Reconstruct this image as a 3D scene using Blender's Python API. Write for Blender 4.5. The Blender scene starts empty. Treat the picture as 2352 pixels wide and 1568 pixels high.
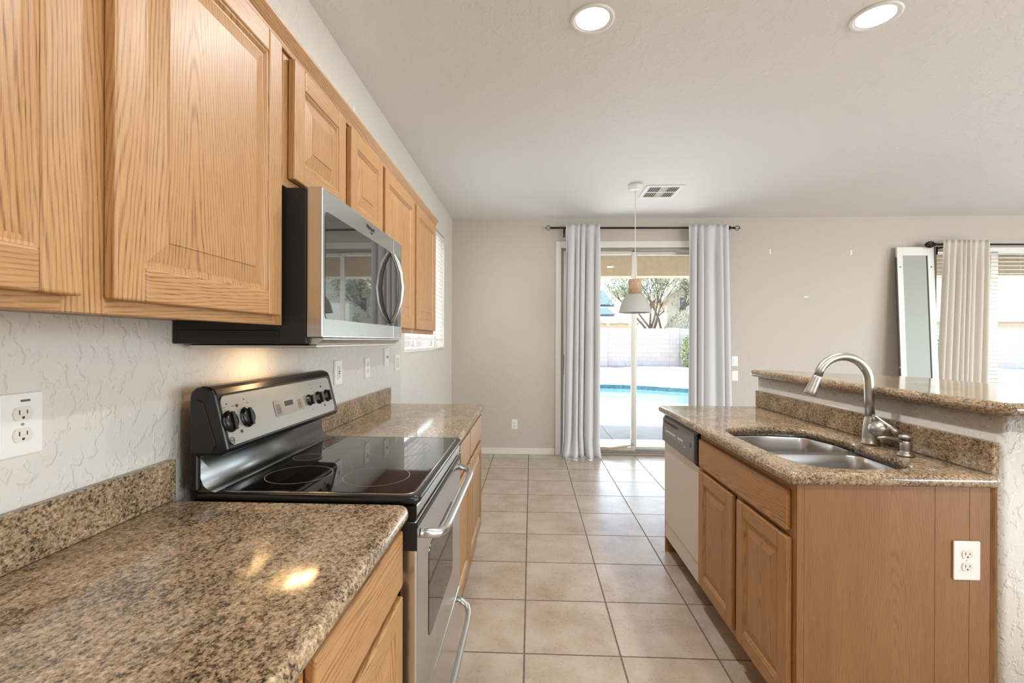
import bpy, bmesh, math, random
from mathutils import Vector, Matrix
random.seed(7)
PI = math.pi
scn = bpy.context.scene
COL = scn.collection

# ------------------------------------------------------------------ camera
cam_d = bpy.data.cameras.new('camera'); cam = bpy.data.objects.new('camera', cam_d); COL.objects.link(cam)
cam_d.sensor_width = 36.0; cam_d.lens = 36.0 * 1064.13 / 2352.0; cam_d.clip_start = 0.02; cam_d.clip_end = 400
cam.location = (0, 0, 1.327)
yaw, pitch, roll = 0.0414006, -0.0017565, -0.0035645
fwd = Vector((-math.sin(yaw), math.cos(yaw), 0)); rgt = Vector((math.cos(yaw), math.sin(yaw), 0)); upv = Vector((0, 0, 1))
f2 = fwd * math.cos(pitch) + upv * math.sin(pitch); u2 = -fwd * math.sin(pitch) + upv * math.cos(pitch)
# roll is measured with image y down
r3 = rgt * math.cos(roll) - u2 * math.sin(roll); u3 = rgt * math.sin(roll) + u2 * math.cos(roll)
cam.rotation_euler = Matrix((r3, u3, -f2)).transposed().to_euler()
scn.camera = cam

# ------------------------------------------------------------------ world, sun, added fill lamps, exposure
w = bpy.data.worlds.new('world'); scn.world = w; w.use_nodes = True
wn = w.node_tree.nodes; wl = w.node_tree.links
sky = wn.new('ShaderNodeTexSky'); sky.sky_type = 'NISHITA'; sky.sun_disc = False
sky.sun_elevation = math.radians(64); sky.sun_rotation = math.radians(-55); sky.dust_density = 1.2
wl.new(sky.outputs[0], wn['Background'].inputs[0]); wn['Background'].inputs[1].default_value = 0.72
sun_d = bpy.data.lights.new('sun', 'SUN'); sun_d.energy = 9.0; sun_d.angle = 0.01; sun_d.color = (1, 0.96, 0.88)
sun = bpy.data.objects.new('sun', sun_d); COL.objects.link(sun)
sun.rotation_euler = Vector((-0.35, 0.22, 1.0)).to_track_quat('Z', 'Y').to_euler()

def area(name, loc, direction, sx, sy, power, color=(1, 1, 1)):
    d = bpy.data.lights.new(name, 'AREA'); d.shape = 'RECTANGLE'; d.size = sx; d.size_y = sy; d.energy = power; d.color = color
    o = bpy.data.objects.new(name, d); COL.objects.link(o); o.location = loc
    o.rotation_euler = (-Vector(direction)).to_track_quat('Z', 'Y').to_euler()
    return o
# added area lamps: two at made-up unseen windows, two boosting slider and side-window daylight
area('unseen_front_fill', (5.75, -2.60, 1.45), (-0.25, 1, 0.25), 2.6, 2.1, 140, (0.89, 0.95, 1))
area('unseen_living_fill', (7.35, 1.2, 1.4), (-1, 0.05, 0.12), 4.0, 2.3, 110, (0.89, 0.95, 1))
area('slider_bounce_fill', (1.21, 6.75, 0.42), (0, -1, 0.62), 1.9, 1.0, 38, (0.93, 0.965, 1))  # added lamp above the patio floor, brightens the ceiling by the slider
area('daylight_side_window', (-1.10, 4.17, 1.83), (1, 0, 0.1), 1.45, 1.1, 13, (0.97, 0.98, 1))

vs = scn.view_settings
scn.display_settings.display_device = 'sRGB'
vs.view_transform = 'Standard'; vs.look = 'None'; vs.gamma = 1.0; vs.use_curve_mapping = False; vs.exposure = 0.32
scn.cycles.use_denoising = True
scn.cycles.max_bounces = 10; scn.cycles.diffuse_bounces = 6; scn.cycles.glossy_bounces = 5; scn.cycles.transmission_bounces = 8; scn.cycles.transparent_max_bounces = 12
scn.cycles.caustics_reflective = False; scn.cycles.caustics_refractive = False
scn.cycles.sample_clamp_indirect = 6.0

# ------------------------------------------------------------------ materials
def s2l(c):
    return tuple(((x / 255 / 12.92) if x / 255 <= 0.04045 else ((x / 255 + 0.055) / 1.055) ** 2.4) for x in c)

class NT:
    """small helper round a material's node tree"""
    def __init__(self, name, rough=0.5, metal=0.0, color=(200, 200, 200)):
        self.m = bpy.data.materials.new(name); self.m.use_nodes = True
        self.t = self.m.node_tree; self.n = self.t.nodes; self.b = self.n['Principled BSDF']
        self.b.inputs['Base Color'].default_value = (*s2l(color), 1)
        self.b.inputs['Roughness'].default_value = rough; self.b.inputs['Metallic'].default_value = metal
        self._obj = None
    def lk(self, a, b): self.t.links.new(a, b)
    def new(self, t): return self.n.new('ShaderNode' + t)
    def obj(self):
        if not self._obj: self._obj = self.new('TexCoord').outputs['Object']
        return self._obj
    def world(self):
        return self.new('NewGeometry').outputs['Position']
    def math(self, op, a, b=None, c=None):
        k = self.new('Math'); k.operation = op
        for i, v in enumerate((a, b, c)):
            if v is None: continue
            if isinstance(v, (int, float)): k.inputs[i].default_value = v
            else: self.lk(v, k.inputs[i])
        return k.outputs[0]
    def xyz(self, v):
        k = self.new('SeparateXYZ'); self.lk(v, k.inputs[0]); return k.outputs
    def comb(self, x, y, z):
        k = self.new('CombineXYZ')
        for i, v in enumerate((x, y, z)):
            if isinstance(v, (int, float)): k.inputs[i].default_value = v
            else: self.lk(v, k.inputs[i])
        return k.outputs[0]
    def scale(self, v, s):
        k = self.new('Mapping'); k.inputs['Scale'].default_value = s if isinstance(s, tuple) else (s, s, s); self.lk(v, k.inputs[0]); return k.outputs[0]
    def noise(self, v, scale=1.0, detail=2.0, rough=0.5, out=0):
        k = self.new('TexNoise'); k.inputs['Scale'].default_value = scale; k.inputs['Detail'].default_value = detail; k.inputs['Roughness'].default_value = rough
        self.lk(v, k.inputs['Vector']); return k.outputs[out]
    def voro(self, v, scale=1.0, out='Color', feature='F1'):
        k = self.new('TexVoronoi'); k.inputs['Scale'].default_value = scale; k.feature = feature; self.lk(v, k.inputs['Vector']); return k.outputs[out]
    def ramp(self, f, stops):
        k = self.new('ValToRGB'); e = k.color_ramp.elements
        while len(e) > 1: e.remove(e[-1])
        for i, (p, c) in enumerate(stops):
            x = e[0] if i == 0 else e.new(p)
            x.position = p; x.color = (*s2l(c), 1) if isinstance(c, tuple) else (c, c, c, 1)
        self.lk(f, k.inputs[0]); return k.outputs[0]
    def mix(self, f, a, b, mode='MIX'):
        k = self.new('Mix'); k.data_type = 'RGBA'; k.blend_type = mode
        if isinstance(f, (int, float)): k.inputs[0].default_value = f
        else: self.lk(f, k.inputs[0])
        for i, v in ((6, a), (7, b)):
            if isinstance(v, tuple): k.inputs[i].default_value = (*s2l(v), 1)
            else: self.lk(v, k.inputs[i])
        return k.outputs[2]
    def color(self, c): self.lk(c, self.b.inputs['Base Color'])
    def rough(self, c): self.lk(c, self.b.inputs['Roughness'])
    def bump(self, h, strength=0.2, dist=0.01):
        k = self.new('Bump'); k.inputs['Strength'].default_value = strength; k.inputs['Distance'].default_value = dist
        self.lk(h, k.inputs['Height']); self.lk(k.outputs[0], self.b.inputs['Normal'])

def plain(name, color, rough=0.5, metal=0.0, spec=None):
    t = NT(name, rough, metal, color)
    if spec is not None: t.b.inputs['Specular IOR Level'].default_value = spec
    return t.m

def oak(name, axis, light=(192, 147, 97), mid=(172, 125, 75), dark=(106, 65, 32), freq=135.0, rough=0.44, ring_w=1.0):
    t = NT(name, rough)
    x, y, z = t.xyz(t.obj())
    if axis == 'Z': c, l = t.math('ADD', x, y), z
    elif axis == 'Y': c, l = t.math('ADD', x, z), y
    else: c, l = t.math('ADD', y, z), x
    rnd = t.new('ObjectInfo').outputs['Random']
    off = t.math('MULTIPLY', t.math('SUBTRACT', rnd, 0.5), 0.16)
    c0 = t.math('ADD', c, off)
    l0 = t.math('ADD', l, t.math('MULTIPLY', rnd, 9.0))
    warp = t.noise(t.comb(t.math('MULTIPLY', c0, 7.0), t.math('MULTIPLY', l0, 1.1), t.math('MULTIPLY', rnd, 20)), 1.0, 3.0)
    warp = t.math('MULTIPLY', t.math('SUBTRACT', warp, 0.5), 0.075)
    rad = t.math('SQRT', t.math('ADD', t.math('MULTIPLY', c0, c0), 0.0004))
    v = t.math('ADD', t.math('ADD', rad, t.math('MULTIPLY', l0, 0.055)), warp)
    fine = t.noise(t.comb(t.math('MULTIPLY', c0, 420.0), t.math('MULTIPLY', l0, 7.0), rnd), 1.0, 2.0)
    v = t.math('ADD', v, t.math('MULTIPLY', fine, 0.003))
    ring = t.math('ADD', t.math('MULTIPLY', t.math('SINE', t.math('MULTIPLY', v, freq * 2 * PI)), 0.5), 0.5)
    ring = t.math('MULTIPLY', t.math('POWER', ring, 2.8), ring_w)
    ring = t.math('MULTIPLY', ring, t.math('MINIMUM', t.math('ADD', 0.25, t.math('MULTIPLY', t.noise(t.comb(t.math('MULTIPLY', c0, 22.0), t.math('MULTIPLY', l0, 2.0), t.math('MULTIPLY', rnd, 13)), 1.0, 2.0), 1.2)), 1.0))
    pore = t.noise(t.comb(t.math('MULTIPLY', c0, 700.0), t.math('MULTIPLY', l0, 16.0), rnd), 1.0, 3.0, 0.65)
    pore = t.math('SMOOTH_MIN', t.math('MULTIPLY', t.math('MAXIMUM', t.math('SUBTRACT', pore, 0.42), 0.0), 4.0), 1.0, 0.1)
    g = t.math('ADD', t.math('MULTIPLY', ring, t.math('ADD', t.math('MULTIPLY', pore, 0.55), 0.32)), t.math('MULTIPLY', pore, 0.22))
    broad = t.noise(t.comb(t.math('MULTIPLY', c0, 14.0), t.math('MULTIPLY', l0, 1.4), t.math('MULTIPLY', rnd, 30)), 1.0, 2.0)
    base = t.mix(t.math('MULTIPLY', broad, 1.1), light, mid)
    t.color(t.mix(g, base, dark))
    t.bump(g, 0.08, 0.002)
    t.b.inputs['Coat Weight'].default_value = 0.12; t.b.inputs['Coat Roughness'].default_value = 0.3
    return t.m

def granite(name):
    t = NT(name, 0.09)
    p = t.obj()
    big = t.noise(p, 7.0, 3.0, 0.6)
    a = t.noise(t.scale(p, (1.0, 0.6, 1.0)), 120.0, 5.0, 0.68)
    v1 = t.xyz(t.voro(p, 240.0))[0]
    v2 = t.xyz(t.voro(p, 520.0))[1]
    mixv = t.math('ADD', t.math('ADD', t.math('MULTIPLY', a, 0.72), t.math('MULTIPLY', v1, 0.16)), t.math('ADD', t.math('MULTIPLY', v2, 0.10), t.math('MULTIPLY', t.math('SUBTRACT', big, 0.5), 0.34)))
    col = t.ramp(mixv, [(0.285, (40, 34, 29)), (0.38, (84, 70, 55)), (0.45, (132, 112, 88)), (0.51, (157, 131, 102)), (0.60, (179, 154, 123)), (0.70, (204, 187, 160)), (0.80, (176, 166, 150))])
    t.color(col); t.b.inputs['Specular IOR Level'].default_value = 0.6
    return t.m

def tile_floor(name, T=0.4064, ox=-0.0249, oy=5.216):
    t = NT(name, 0.3)
    p = t.world(); x, y, z = t.xyz(p)
    u = t.math('DIVIDE', t.math('SUBTRACT', x, ox), T); v = t.math('DIVIDE', t.math('SUBTRACT', y, oy), T)
    fu, fv = t.math('FRACT', u), t.math('FRACT', v)
    du = t.math('MINIMUM', fu, t.math('SUBTRACT', 1.0, fu)); dv = t.math('MINIMUM', fv, t.math('SUBTRACT', 1.0, fv))
    rag = t.math('MULTIPLY', t.math('SUBTRACT', t.noise(p, 55.0, 2.0), 0.5), 0.008)
    d = t.math('ADD', t.math('MINIMUM', du, dv), rag)
    k = t.new('MapRange'); k.inputs['From Min'].default_value = 0.0065; k.inputs['From Max'].default_value = 0.0125; t.lk(d, k.inputs[0]); body = k.outputs[0]
    cell = t.comb(t.math('FLOOR', u), t.math('FLOOR', v), 0.0)
    wn_ = t.new('TexWhiteNoise'); t.lk(cell, wn_.inputs['Vector'])
    off = t.new('VectorMath'); off.operation = 'ADD'; t.lk(p, off.inputs[0]); t.lk(t.scale(wn_.outputs['Color'], 9.0), off.inputs[1])
    cl = t.noise(off.outputs[0], 5.5, 5.0, 0.62)
    fine = t.noise(p, 70.0, 3.0, 0.6)
    mixv = t.math('ADD', t.math('MULTIPLY', cl, 0.8), t.math('MULTIPLY', fine, 0.2))
    col = t.ramp(mixv, [(0.30, (166, 147, 128)), (0.45, (187, 169, 150)), (0.58, (199, 184, 167)), (0.75, (209, 197, 183))])
    tint = t.mix(t.math('MULTIPLY', wn_.outputs['Value'], 0.14), col, (182, 162, 142))
    t.color(t.mix(body, (112, 100, 90), tint))
    t.rough(t.math('ADD', t.math('MULTIPLY', t.math('SUBTRACT', 1.0, body), 0.5), t.math('ADD', 0.20, t.math('MULTIPLY', fine, 0.2))))
    relief = t.noise(off.outputs[0], 24.0, 4.0, 0.55)
    h = t.math('ADD', t.math('MULTIPLY', body, 0.6), t.math('MULTIPLY', relief, 0.35))
    t.bump(h, 0.35, 0.004)
    return t.m

def plaster(name, color, sc=38.0, strength=0.25, stretch=(1, 1, 1)):
    t = NT(name, 0.62, 0, color)
    p = t.scale(t.world(), stretch)
    n = t.noise(p, sc, 3.0, 0.5)
    k = t.new('MapRange'); k.interpolation_type = 'SMOOTHSTEP'; k.inputs['From Min'].default_value = 0.50; k.inputs['From Max'].default_value = 0.60; t.lk(n, k.inputs[0])
    fine = t.noise(p, sc * 3.5, 2.0)
    t.bump(t.math('ADD', k.outputs[0], t.math('MULTIPLY', fine, 0.35)), strength, 0.006)
    return t.m

def brushed(name, color=(190, 190, 190), rough=0.27, stretch=(1, 1, 60), amount=0.12):
    t = NT(name, rough, 1.0, color)
    n = t.noise(t.scale(t.obj(), stretch), 14.0, 3.0, 0.6)
    t.rough(t.math('ADD', rough - amount / 2, t.math('MULTIPLY', n, amount)))
    t.bump(n, 0.02, 0.001)
    return t.m

def fabric(name, color, sc=900.0):
    t = NT(name, 0.85, 0, color)
    p = t.obj(); x, y, z = t.xyz(p)
    wv = t.math('MULTIPLY', t.math('SINE', t.math('MULTIPLY', x, sc)), t.math('SINE', t.math('MULTIPLY', z, sc)))
    n = t.noise(p, 60.0, 2.0)
    t.color(t.mix(t.math('MULTIPLY', n, 0.25), color, tuple(int(q * 0.88) for q in color)))
    t.bump(wv, 0.06, 0.001)
    t.b.inputs['Sheen Weight'].default_value = 0.2
    return t.m

def emit(name, color, strength):
    t = NT(name, 0.5, 0, color)
    t.b.inputs['Emission Color'].default_value = (*s2l(color), 1); t.b.inputs['Emission Strength'].default_value = strength
    return t.m

def glass_pane(name, tint=(246, 250, 250), refl=0.10):
    m = bpy.data.materials.new(name); m.use_nodes = True; nt = m.node_tree; nt.nodes.clear()
    o = nt.nodes.new('ShaderNodeOutputMaterial'); mx = nt.nodes.new('ShaderNodeMixShader'); tr = nt.nodes.new('ShaderNodeBsdfTransparent'); gl = nt.nodes.new('ShaderNodeBsdfGlossy'); lw = nt.nodes.new('ShaderNodeLayerWeight'); lw.inputs[0].default_value = 0.5; pw = nt.nodes.new('ShaderNodeMath'); pw.operation = 'POWER'; pw.inputs[1].default_value = 4.0; fr = nt.nodes.new('ShaderNodeMath'); fr.operation = 'MULTIPLY_ADD'; fr.inputs[1].default_value = 0.7; fr.inputs[2].default_value = 0.04; nt.links.new(lw.outputs['Facing'], pw.inputs[0]); nt.links.new(pw.outputs[0], fr.inputs[0])
    tr.inputs[0].default_value = (*s2l(tint), 1); gl.inputs['Roughness'].default_value = 0.01
    nt.links.new(fr.outputs[0], mx.inputs[0]); nt.links.new(tr.outputs[0], mx.inputs[1]); nt.links.new(gl.outputs[0], mx.inputs[2]); nt.links.new(mx.outputs[0], o.inputs[0])
    return m

def block_wall(name):
    t = NT(name, 0.9)
    x, y, z = t.xyz(t.world())
    k = t.new('TexBrick'); k.inputs['Scale'].default_value = 1.0; k.inputs['Brick Width'].default_value = 0.4; k.inputs['Row Height'].default_value = 0.2; k.inputs['Mortar Size'].default_value = 0.006
    k.inputs['Color1'].default_value = (*s2l((226, 207, 193)), 1); k.inputs['Color2'].default_value = (*s2l((217, 198, 185)), 1); k.inputs['Mortar'].default_value = (*s2l((186, 170, 160)), 1)
    t.lk(t.comb(t.math('ADD', x, y), z, 0.0), k.inputs['Vector'])
    n = t.noise(t.world(), 3.0, 3.0)
    t.color(t.mix(t.math('MULTIPLY', n, 0.2), k.outputs[0], (208, 196, 188)))
    return t.m

def mottled(name, c1, c2, sc, rough=0.9, bump=0.0, contrast=(0.35, 0.65)):
    t = NT(name, rough)
    n = t.noise(t.world(), sc, 4.0, 0.65)
    t.color(t.ramp(n, [(contrast[0], c1), (contrast[1], c2)]))
    if bump: t.bump(n, bump, 0.02)
    return t.m

def roof_tiles(name):
    t = NT(name, 0.85)
    x, y, z = t.xyz(t.world())
    a = t.math('SINE', t.math('MULTIPLY', z, 30.0)); b = t.math('SINE', t.math('MULTIPLY', x, 22.0))
    rows = t.math('POWER', t.math('ADD', t.math('MULTIPLY', a, 0.5), 0.5), 6.0)
    t.color(t.mix(t.math('MULTIPLY', rows, 0.7), (226, 214, 200), (150, 132, 118)))
    t.bump(t.math('ADD', a, t.math('MULTIPLY', b, 0.5)), 0.4, 0.05)
    return t.m

M = {}
M['oak_v'] = oak('oak_vertical_grain', 'Z'); M['oak_h'] = oak('oak_horizontal_grain', 'Y'); M['oak_x'] = oak('oak_crosswise_grain', 'X')
M['oak_dim'] = oak('oak_cabinet_interior', 'Z', (172, 128, 84), (158, 112, 70), (116, 76, 42))
M['oak_red'] = oak('reddish_oak_veneer', 'Z', (158, 112, 67), (134, 90, 49), (86, 54, 26), 170.0, 0.42, 0.55)
M['granite'] = granite('brown_granite'); M['tile'] = tile_floor('beige_floor_tile')
M['wall'] = plaster('greige_wall_paint', (197, 188, 177), 30.0, 0.16)
M['wall_l'] = plaster('lit_wall_paint', (217, 212, 203), 34.0, 0.42, (1, 1, 0.7))  # lighter copy of the wall paint: window light put into the color
M['ceil'] = plaster('white_ceiling_texture', (228, 228, 226), 26.0, 0.20)
M['trim'] = plain('cream_trim_paint', (228, 224, 214), 0.4)
M['white'] = plain('white_plastic', (236, 234, 228), 0.35); M['ivory'] = plain('off_white_plastic', (226, 221, 210), 0.38)
M['slot'] = plain('dark_slot', (60, 56, 52), 0.6); M['black'] = plain('black_enamel', (14, 13, 13), 0.28); M['blackm'] = plain('black_textured_metal', (26, 25, 25), 0.5)
M['glass_top'] = plain('black_ceramic_glass', (12, 11, 11), 0.04, 0, 0.75); M['steel'] = brushed('brushed_stainless_steel', (206, 206, 204), 0.24, (1, 1, 40))
M['steel_p'] = brushed('control_panel_steel', (186, 183, 176), 0.42, (30, 1, 30)); M['steel_d'] = brushed('darkened_splash_steel', (120, 122, 122), 0.34, (30, 1, 30)); M['steel_h'] = brushed('brushed_steel_lengthwise', (208, 206, 200), 0.30, (30, 1, 30)); M['nickel'] = brushed('brushed_nickel', (184, 180, 171), 0.36, (1, 1, 1), 0.08)  # steel_d is darkened: its black reflection is put into the color
M['sink'] = plain('satin_sink_steel', (188, 188, 188), 0.27, 1.0); M['chrome'] = plain('polished_steel', (220, 220, 220), 0.1, 1.0)
M['ring'] = plain('burner_ring_print', (140, 136, 130), 0.3); M['dwhite'] = plain('dishwasher_beige_panel', (214, 207, 197), 0.33); M['dgrey'] = plain('grey_control_panel', (126, 124, 122), 0.4)
M['ink'] = plain('grey_ink', (96, 94, 92), 0.5); M['inkd'] = plain('dark_ink', (48, 46, 46), 0.5); M['red'] = plain('dark_red_lens', (110, 28, 20), 0.25); M['lcd'] = plain('grey_display', (120, 120, 116), 0.25)
M['mwglass'] = plain('dark_mirror_glass', (116, 116, 116), 0.02, 0.9)
M['ovenglass'] = plain('dark_oven_glass', (50, 50, 52), 0.03, 0.7)
M['fab'] = fabric('pale_grey_curtain_cloth', (214, 214, 215)); M['fab2'] = fabric('cream_curtain_cloth', (214, 206, 194)); M['rod'] = plain('dark_bronze_metal', (46, 40, 38), 0.4, 0.6)
M['alu'] = brushed('satin_aluminium', (196, 190, 180), 0.35, (1, 1, 30)); M['alu_d'] = plain('dark_aluminium_track', (150, 140, 126), 0.45, 0.6)  # alu_d is a darker, less metallic aluminium
M['glass'] = glass_pane('clear_window_glass'); M['frost'] = plain('pale_green_grey_glass', (172, 175, 165), 0.3, 0, 0.2)
M['shade'] = plain('white_lamp_enamel', (186, 184, 179), 0.4); M['lampwood'] = oak('pale_beech', 'Z', (206, 176, 146), (194, 160, 128), (160, 124, 92), 150.0)
M['blind'] = plain('white_blind_slat', (238, 236, 232), 0.4)
M['can'] = emit('lit_can_reflector', (240, 246, 250), 1.4); M['bulb'] = emit('lit_bulb', (255, 255, 255), 6.0); M['warm'] = emit('warm_halogen_lens', (255, 206, 140), 3.0)
M['block'] = block_wall('grey_pink_block_masonry'); M['gravel'] = mottled('pale_gravel', (120, 108, 98), (214, 200, 186), 16.0, 0.95, 0.5); M['deck'] = mottled('cream_pool_deck', (214, 204, 190), (228, 220, 208), 6.0)
M['patio'] = mottled('grey_patio_concrete', (176, 172, 166), (192, 188, 182), 4.0); M['paver'] = mottled('pale_pavers', (186, 176, 164), (214, 206, 196), 9.0)
M['water'] = plain('pool_water', (112, 146, 150), 0.06); M['pooltile'] = mottled('teal_pool_tile', (90, 130, 140), (140, 176, 182), 14.0)
M['stucco'] = mottled('cream_stucco', (226, 212, 186), (232, 220, 198), 3.0); M['beam'] = mottled('beige_beam_stucco', (196, 178, 156), (206, 190, 168), 12.0, 0.9)
M['roof'] = roof_tiles('pale_roof_tile'); M['solar'] = plain('solar_panel_glass', (92, 104, 126), 0.15); M['fascia'] = plain('white_fascia', (226, 226, 222), 0.6)
M['bark'] = mottled('grey_brown_bark', (92, 76, 62), (132, 112, 92), 12.0); M['leaf'] = mottled('dusty_green_leaf', (128, 138, 104), (170, 172, 138), 5.0); M['leaf2'] = mottled('yellow_green_leaf', (134, 142, 92), (178, 182, 132), 5.0)
M['grass_dry'] = mottled('pale_dry_brush', (176, 164, 134), (206, 196, 166), 6.0); M['woodstick'] = oak('weathered_pine', 'X', (206, 176, 140), (190, 158, 120), (120, 92, 66))

# ------------------------------------------------------------------ mesh helpers
class MB:
    def __init__(self): self.v = []; self.f = []; self.mi = []; self.sm = []
    def face(self, idx, m=0, s=False): self.f.append(tuple(idx)); self.mi.append(m); self.sm.append(s)
    def quad(self, pts, m=0, s=False):
        b = len(self.v); self.v += [tuple(p) for p in pts]; self.face(range(b, b + len(pts)), m, s)
    def box(self, x0, x1, y0, y1, z0, z1, m=0):
        b = len(self.v)
        self.v += [(x, y, z) for x in (x0, x1) for y in (y0, y1) for z in (z0, z1)]
        for q in ((0, 1, 3, 2), (4, 6, 7, 5), (0, 4, 5, 1), (2, 3, 7, 6), (0, 2, 6, 4), (1, 5, 7, 3)): self.face([b + i for i in q], m)
        return self
    def prism(self, pts, off, m=0, s=False):
        b = len(self.v); n = len(pts); off = Vector(off)
        self.v += [tuple(Vector(p)) for p in pts] + [tuple(Vector(p) + off) for p in pts]
        self.face(list(range(b, b + n))[::-1], m); self.face(range(b + n, b + 2 * n), m)
        for i in range(n): j = (i + 1) % n; self.face((b + i, b + j, b + n + j, b + n + i), m, s)
        return self
    def rings(self, rings, m=0, s=True, closed=True, cap0=False, cap1=False):
        b = len(self.v); n = len(rings[0])
        for r in rings: self.v += [tuple(p) for p in r]
        for k in range(len(rings) - 1):
            for i in range(n if closed else n - 1):
                j = (i + 1) % n
                self.face((b + k * n + i, b + k * n + j, b + (k + 1) * n + j, b + (k + 1) * n + i), m, s)
        if cap0: self.face([b + i for i in range(n)][::-1], m)
        if cap1: self.face([b + (len(rings) - 1) * n + i for i in range(n)], m)
        return self
    def tube(self, pts, r, n=12, m=0, caps=True):
        P = [Vector(p) for p in pts]; R = r if isinstance(r, (list, tuple)) else [r] * len(P)
        T = [(P[min(i + 1, len(P) - 1)] - P[max(i - 1, 0)]).normalized() for i in range(len(P))]
        ref = Vector((0, 0, 1)) if abs(T[0].z) < 0.9 else Vector((0, 1, 0))
        u = T[0].cross(ref).normalized(); rings = []
        for i, p in enumerate(P):
            u = (u - T[i] * u.dot(T[i])).normalized(); v_ = T[i].cross(u)
            rings.append([p + (u * math.cos(2 * PI * k / n) + v_ * math.sin(2 * PI * k / n)) * R[i] for k in range(n)])
        return self.rings(rings, m, True, True, caps, caps)
    def lathe(self, prof, c, axis=(0, 0, 1), n=32, m=0, cap0=True, cap1=True):
        a = Vector(axis).normalized(); ref = Vector((0, 0, 1)) if abs(a.z) < 0.9 else Vector((1, 0, 0))
        u = a.cross(ref).normalized(); v_ = a.cross(u); c = Vector(c)
        return self.rings([[c + a * h + (u * math.cos(2 * PI * k / n) + v_ * math.sin(2 * PI * k / n)) * max(r, 1e-5) for k in range(n)] for r, h in prof], m, True, True, cap0, cap1)

WP = {}
def link(name, me, mats, parent=None, origin=None):
    """link a mesh given in world coordinates as one object whose origin is its own centre"""
    if origin is None:
        xs = [v.co for v in me.vertices]
        lo = Vector([min(c[i] for c in xs) for i in range(3)]); hi = Vector([max(c[i] for c in xs) for i in range(3)])
        origin = (lo + hi) / 2
    origin = Vector(origin)
    me.transform(Matrix.Translation(-origin))
    o = bpy.data.objects.new(name, me); COL.objects.link(o)
    for m in (mats if isinstance(mats, (list, tuple)) else [mats]): me.materials.append(M[m] if isinstance(m, str) else m)
    if parent is not None:
        o.parent = parent; o.location = origin - WP[parent.name]
    else: o.location = origin
    WP[o.name] = origin
    return o
def obj(name, mb, mats, parent=None, bevel=0.0, seg=2, origin=None, angle=40):
    me = bpy.data.meshes.new(name); me.from_pydata(mb.v, [], mb.f); me.update()
    for p, mi, s in zip(me.polygons, mb.mi, mb.sm): p.material_index = mi; p.use_smooth = s
    bm = bmesh.new(); bm.from_mesh(me); bmesh.ops.recalc_face_normals(bm, faces=bm.faces); bm.to_mesh(me); bm.free()
    o = link(name, me, mats, parent, origin)
    if bevel:
        b = o.modifiers.new('edge', 'BEVEL'); b.width = bevel; b.segments = seg; b.limit_method = 'ANGLE'; b.angle_limit = math.radians(angle)
    return o
def tag(o, label=None, cat=None, group=None, kind=None):
    if label: o['label'] = label
    if cat: o['category'] = cat
    if group: o['group'] = group
    if kind: o['kind'] = kind
    return o
def thing(name, label, cat, loc, group=None, kind=None):
    o = bpy.data.objects.new(name, None); COL.objects.link(o); o.location = loc; o.empty_display_size = 0.05
    WP[o.name] = Vector(loc)
    return tag(o, label, cat, group, kind)
def text(name, body, size, loc, right, up, mat, parent, extrude=0.0003, align='CENTER'):
    cu = bpy.data.curves.new(name, 'FONT'); cu.body = body; cu.size = size; cu.extrude = extrude; cu.align_x = align; cu.align_y = 'CENTER'
    tmp = bpy.data.objects.new(name, cu)
    dg = bpy.context.evaluated_depsgraph_get()
    me = bpy.data.meshes.new_from_object(tmp); bpy.data.objects.remove(tmp)
    r, u = Vector(right).normalized(), Vector(up).normalized(); n = r.cross(u)
    mt = Matrix((r, u, n)).transposed().to_4x4(); mt.translation = Vector(loc)
    me.materials.clear(); me.transform(mt)
    return link(name, me, mat, parent)
def rrect(w_, h_, r, n=6):
    """rounded rectangle, counter-clockwise, centred"""
    out = []
    for cx, cy, a0 in ((w_ / 2 - r, h_ / 2 - r, 0), (-w_ / 2 + r, h_ / 2 - r, PI / 2), (-w_ / 2 + r, -h_ / 2 + r, PI), (w_ / 2 - r, -h_ / 2 + r, 1.5 * PI)):
        for k in range(n + 1): a = a0 + PI / 2 * k / n; out.append((cx + r * math.cos(a), cy + r * math.sin(a)))
    return out
def offset(poly, d):
    """inward offset of a counter-clockwise outline"""
    n = len(poly); out = []
    for i in range(n):
        p0, p1, p2 = Vector(poly[i - 1]), Vector(poly[i]), Vector(poly[(i + 1) % n])
        a = (p1 - p0); b = (p2 - p1)
        if a.length < 1e-9: a = b
        if b.length < 1e-9: b = a
        a.normalize(); b.normalize()
        n1 = Vector((-a.y, a.x)); n2 = Vector((-b.y, b.x)); s = n1 + n2
        k = s.length_squared
        out.append(tuple(p1 + s * (2 * d / k if k > 0.3 else d)))
    return out
def round_poly(pts, rad, n=6):
    """round the corners of a counter-clockwise polygon; rad per corner"""
    out = []; N = len(pts)
    for i, p in enumerate(pts):
        r = rad[i] if isinstance(rad, (list, tuple)) else rad
        p = Vector(p); a = (Vector(pts[i - 1]) - p).normalized(); b = (Vector(pts[(i + 1) % N]) - p).normalized()
        if r <= 0: out.append(tuple(p)); continue
        ang = a.angle(b); t = r / math.tan(ang / 2)
        q0, q1 = p + a * t, p + b * t
        for k in range(n + 1):
            s = k / n; out.append(tuple(q0 * (1 - s) ** 2 + p * 2 * s * (1 - s) + q1 * s * s))
    return out
def fill(loops, z, bm):
    """triangulated horizontal face between closed loops (first outer, rest holes)"""
    edges = []; vl = []
    for lp in loops:
        vs_ = [bm.verts.new((x, y, z)) for x, y in lp]; vl.append(vs_)
        edges += [bm.edges.new((vs_[i], vs_[(i + 1) % len(vs_)])) for i in range(len(vs_))]
    bmesh.ops.triangle_fill(bm, use_beauty=True, use_dissolve=False, edges=edges)
    return vl
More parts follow.
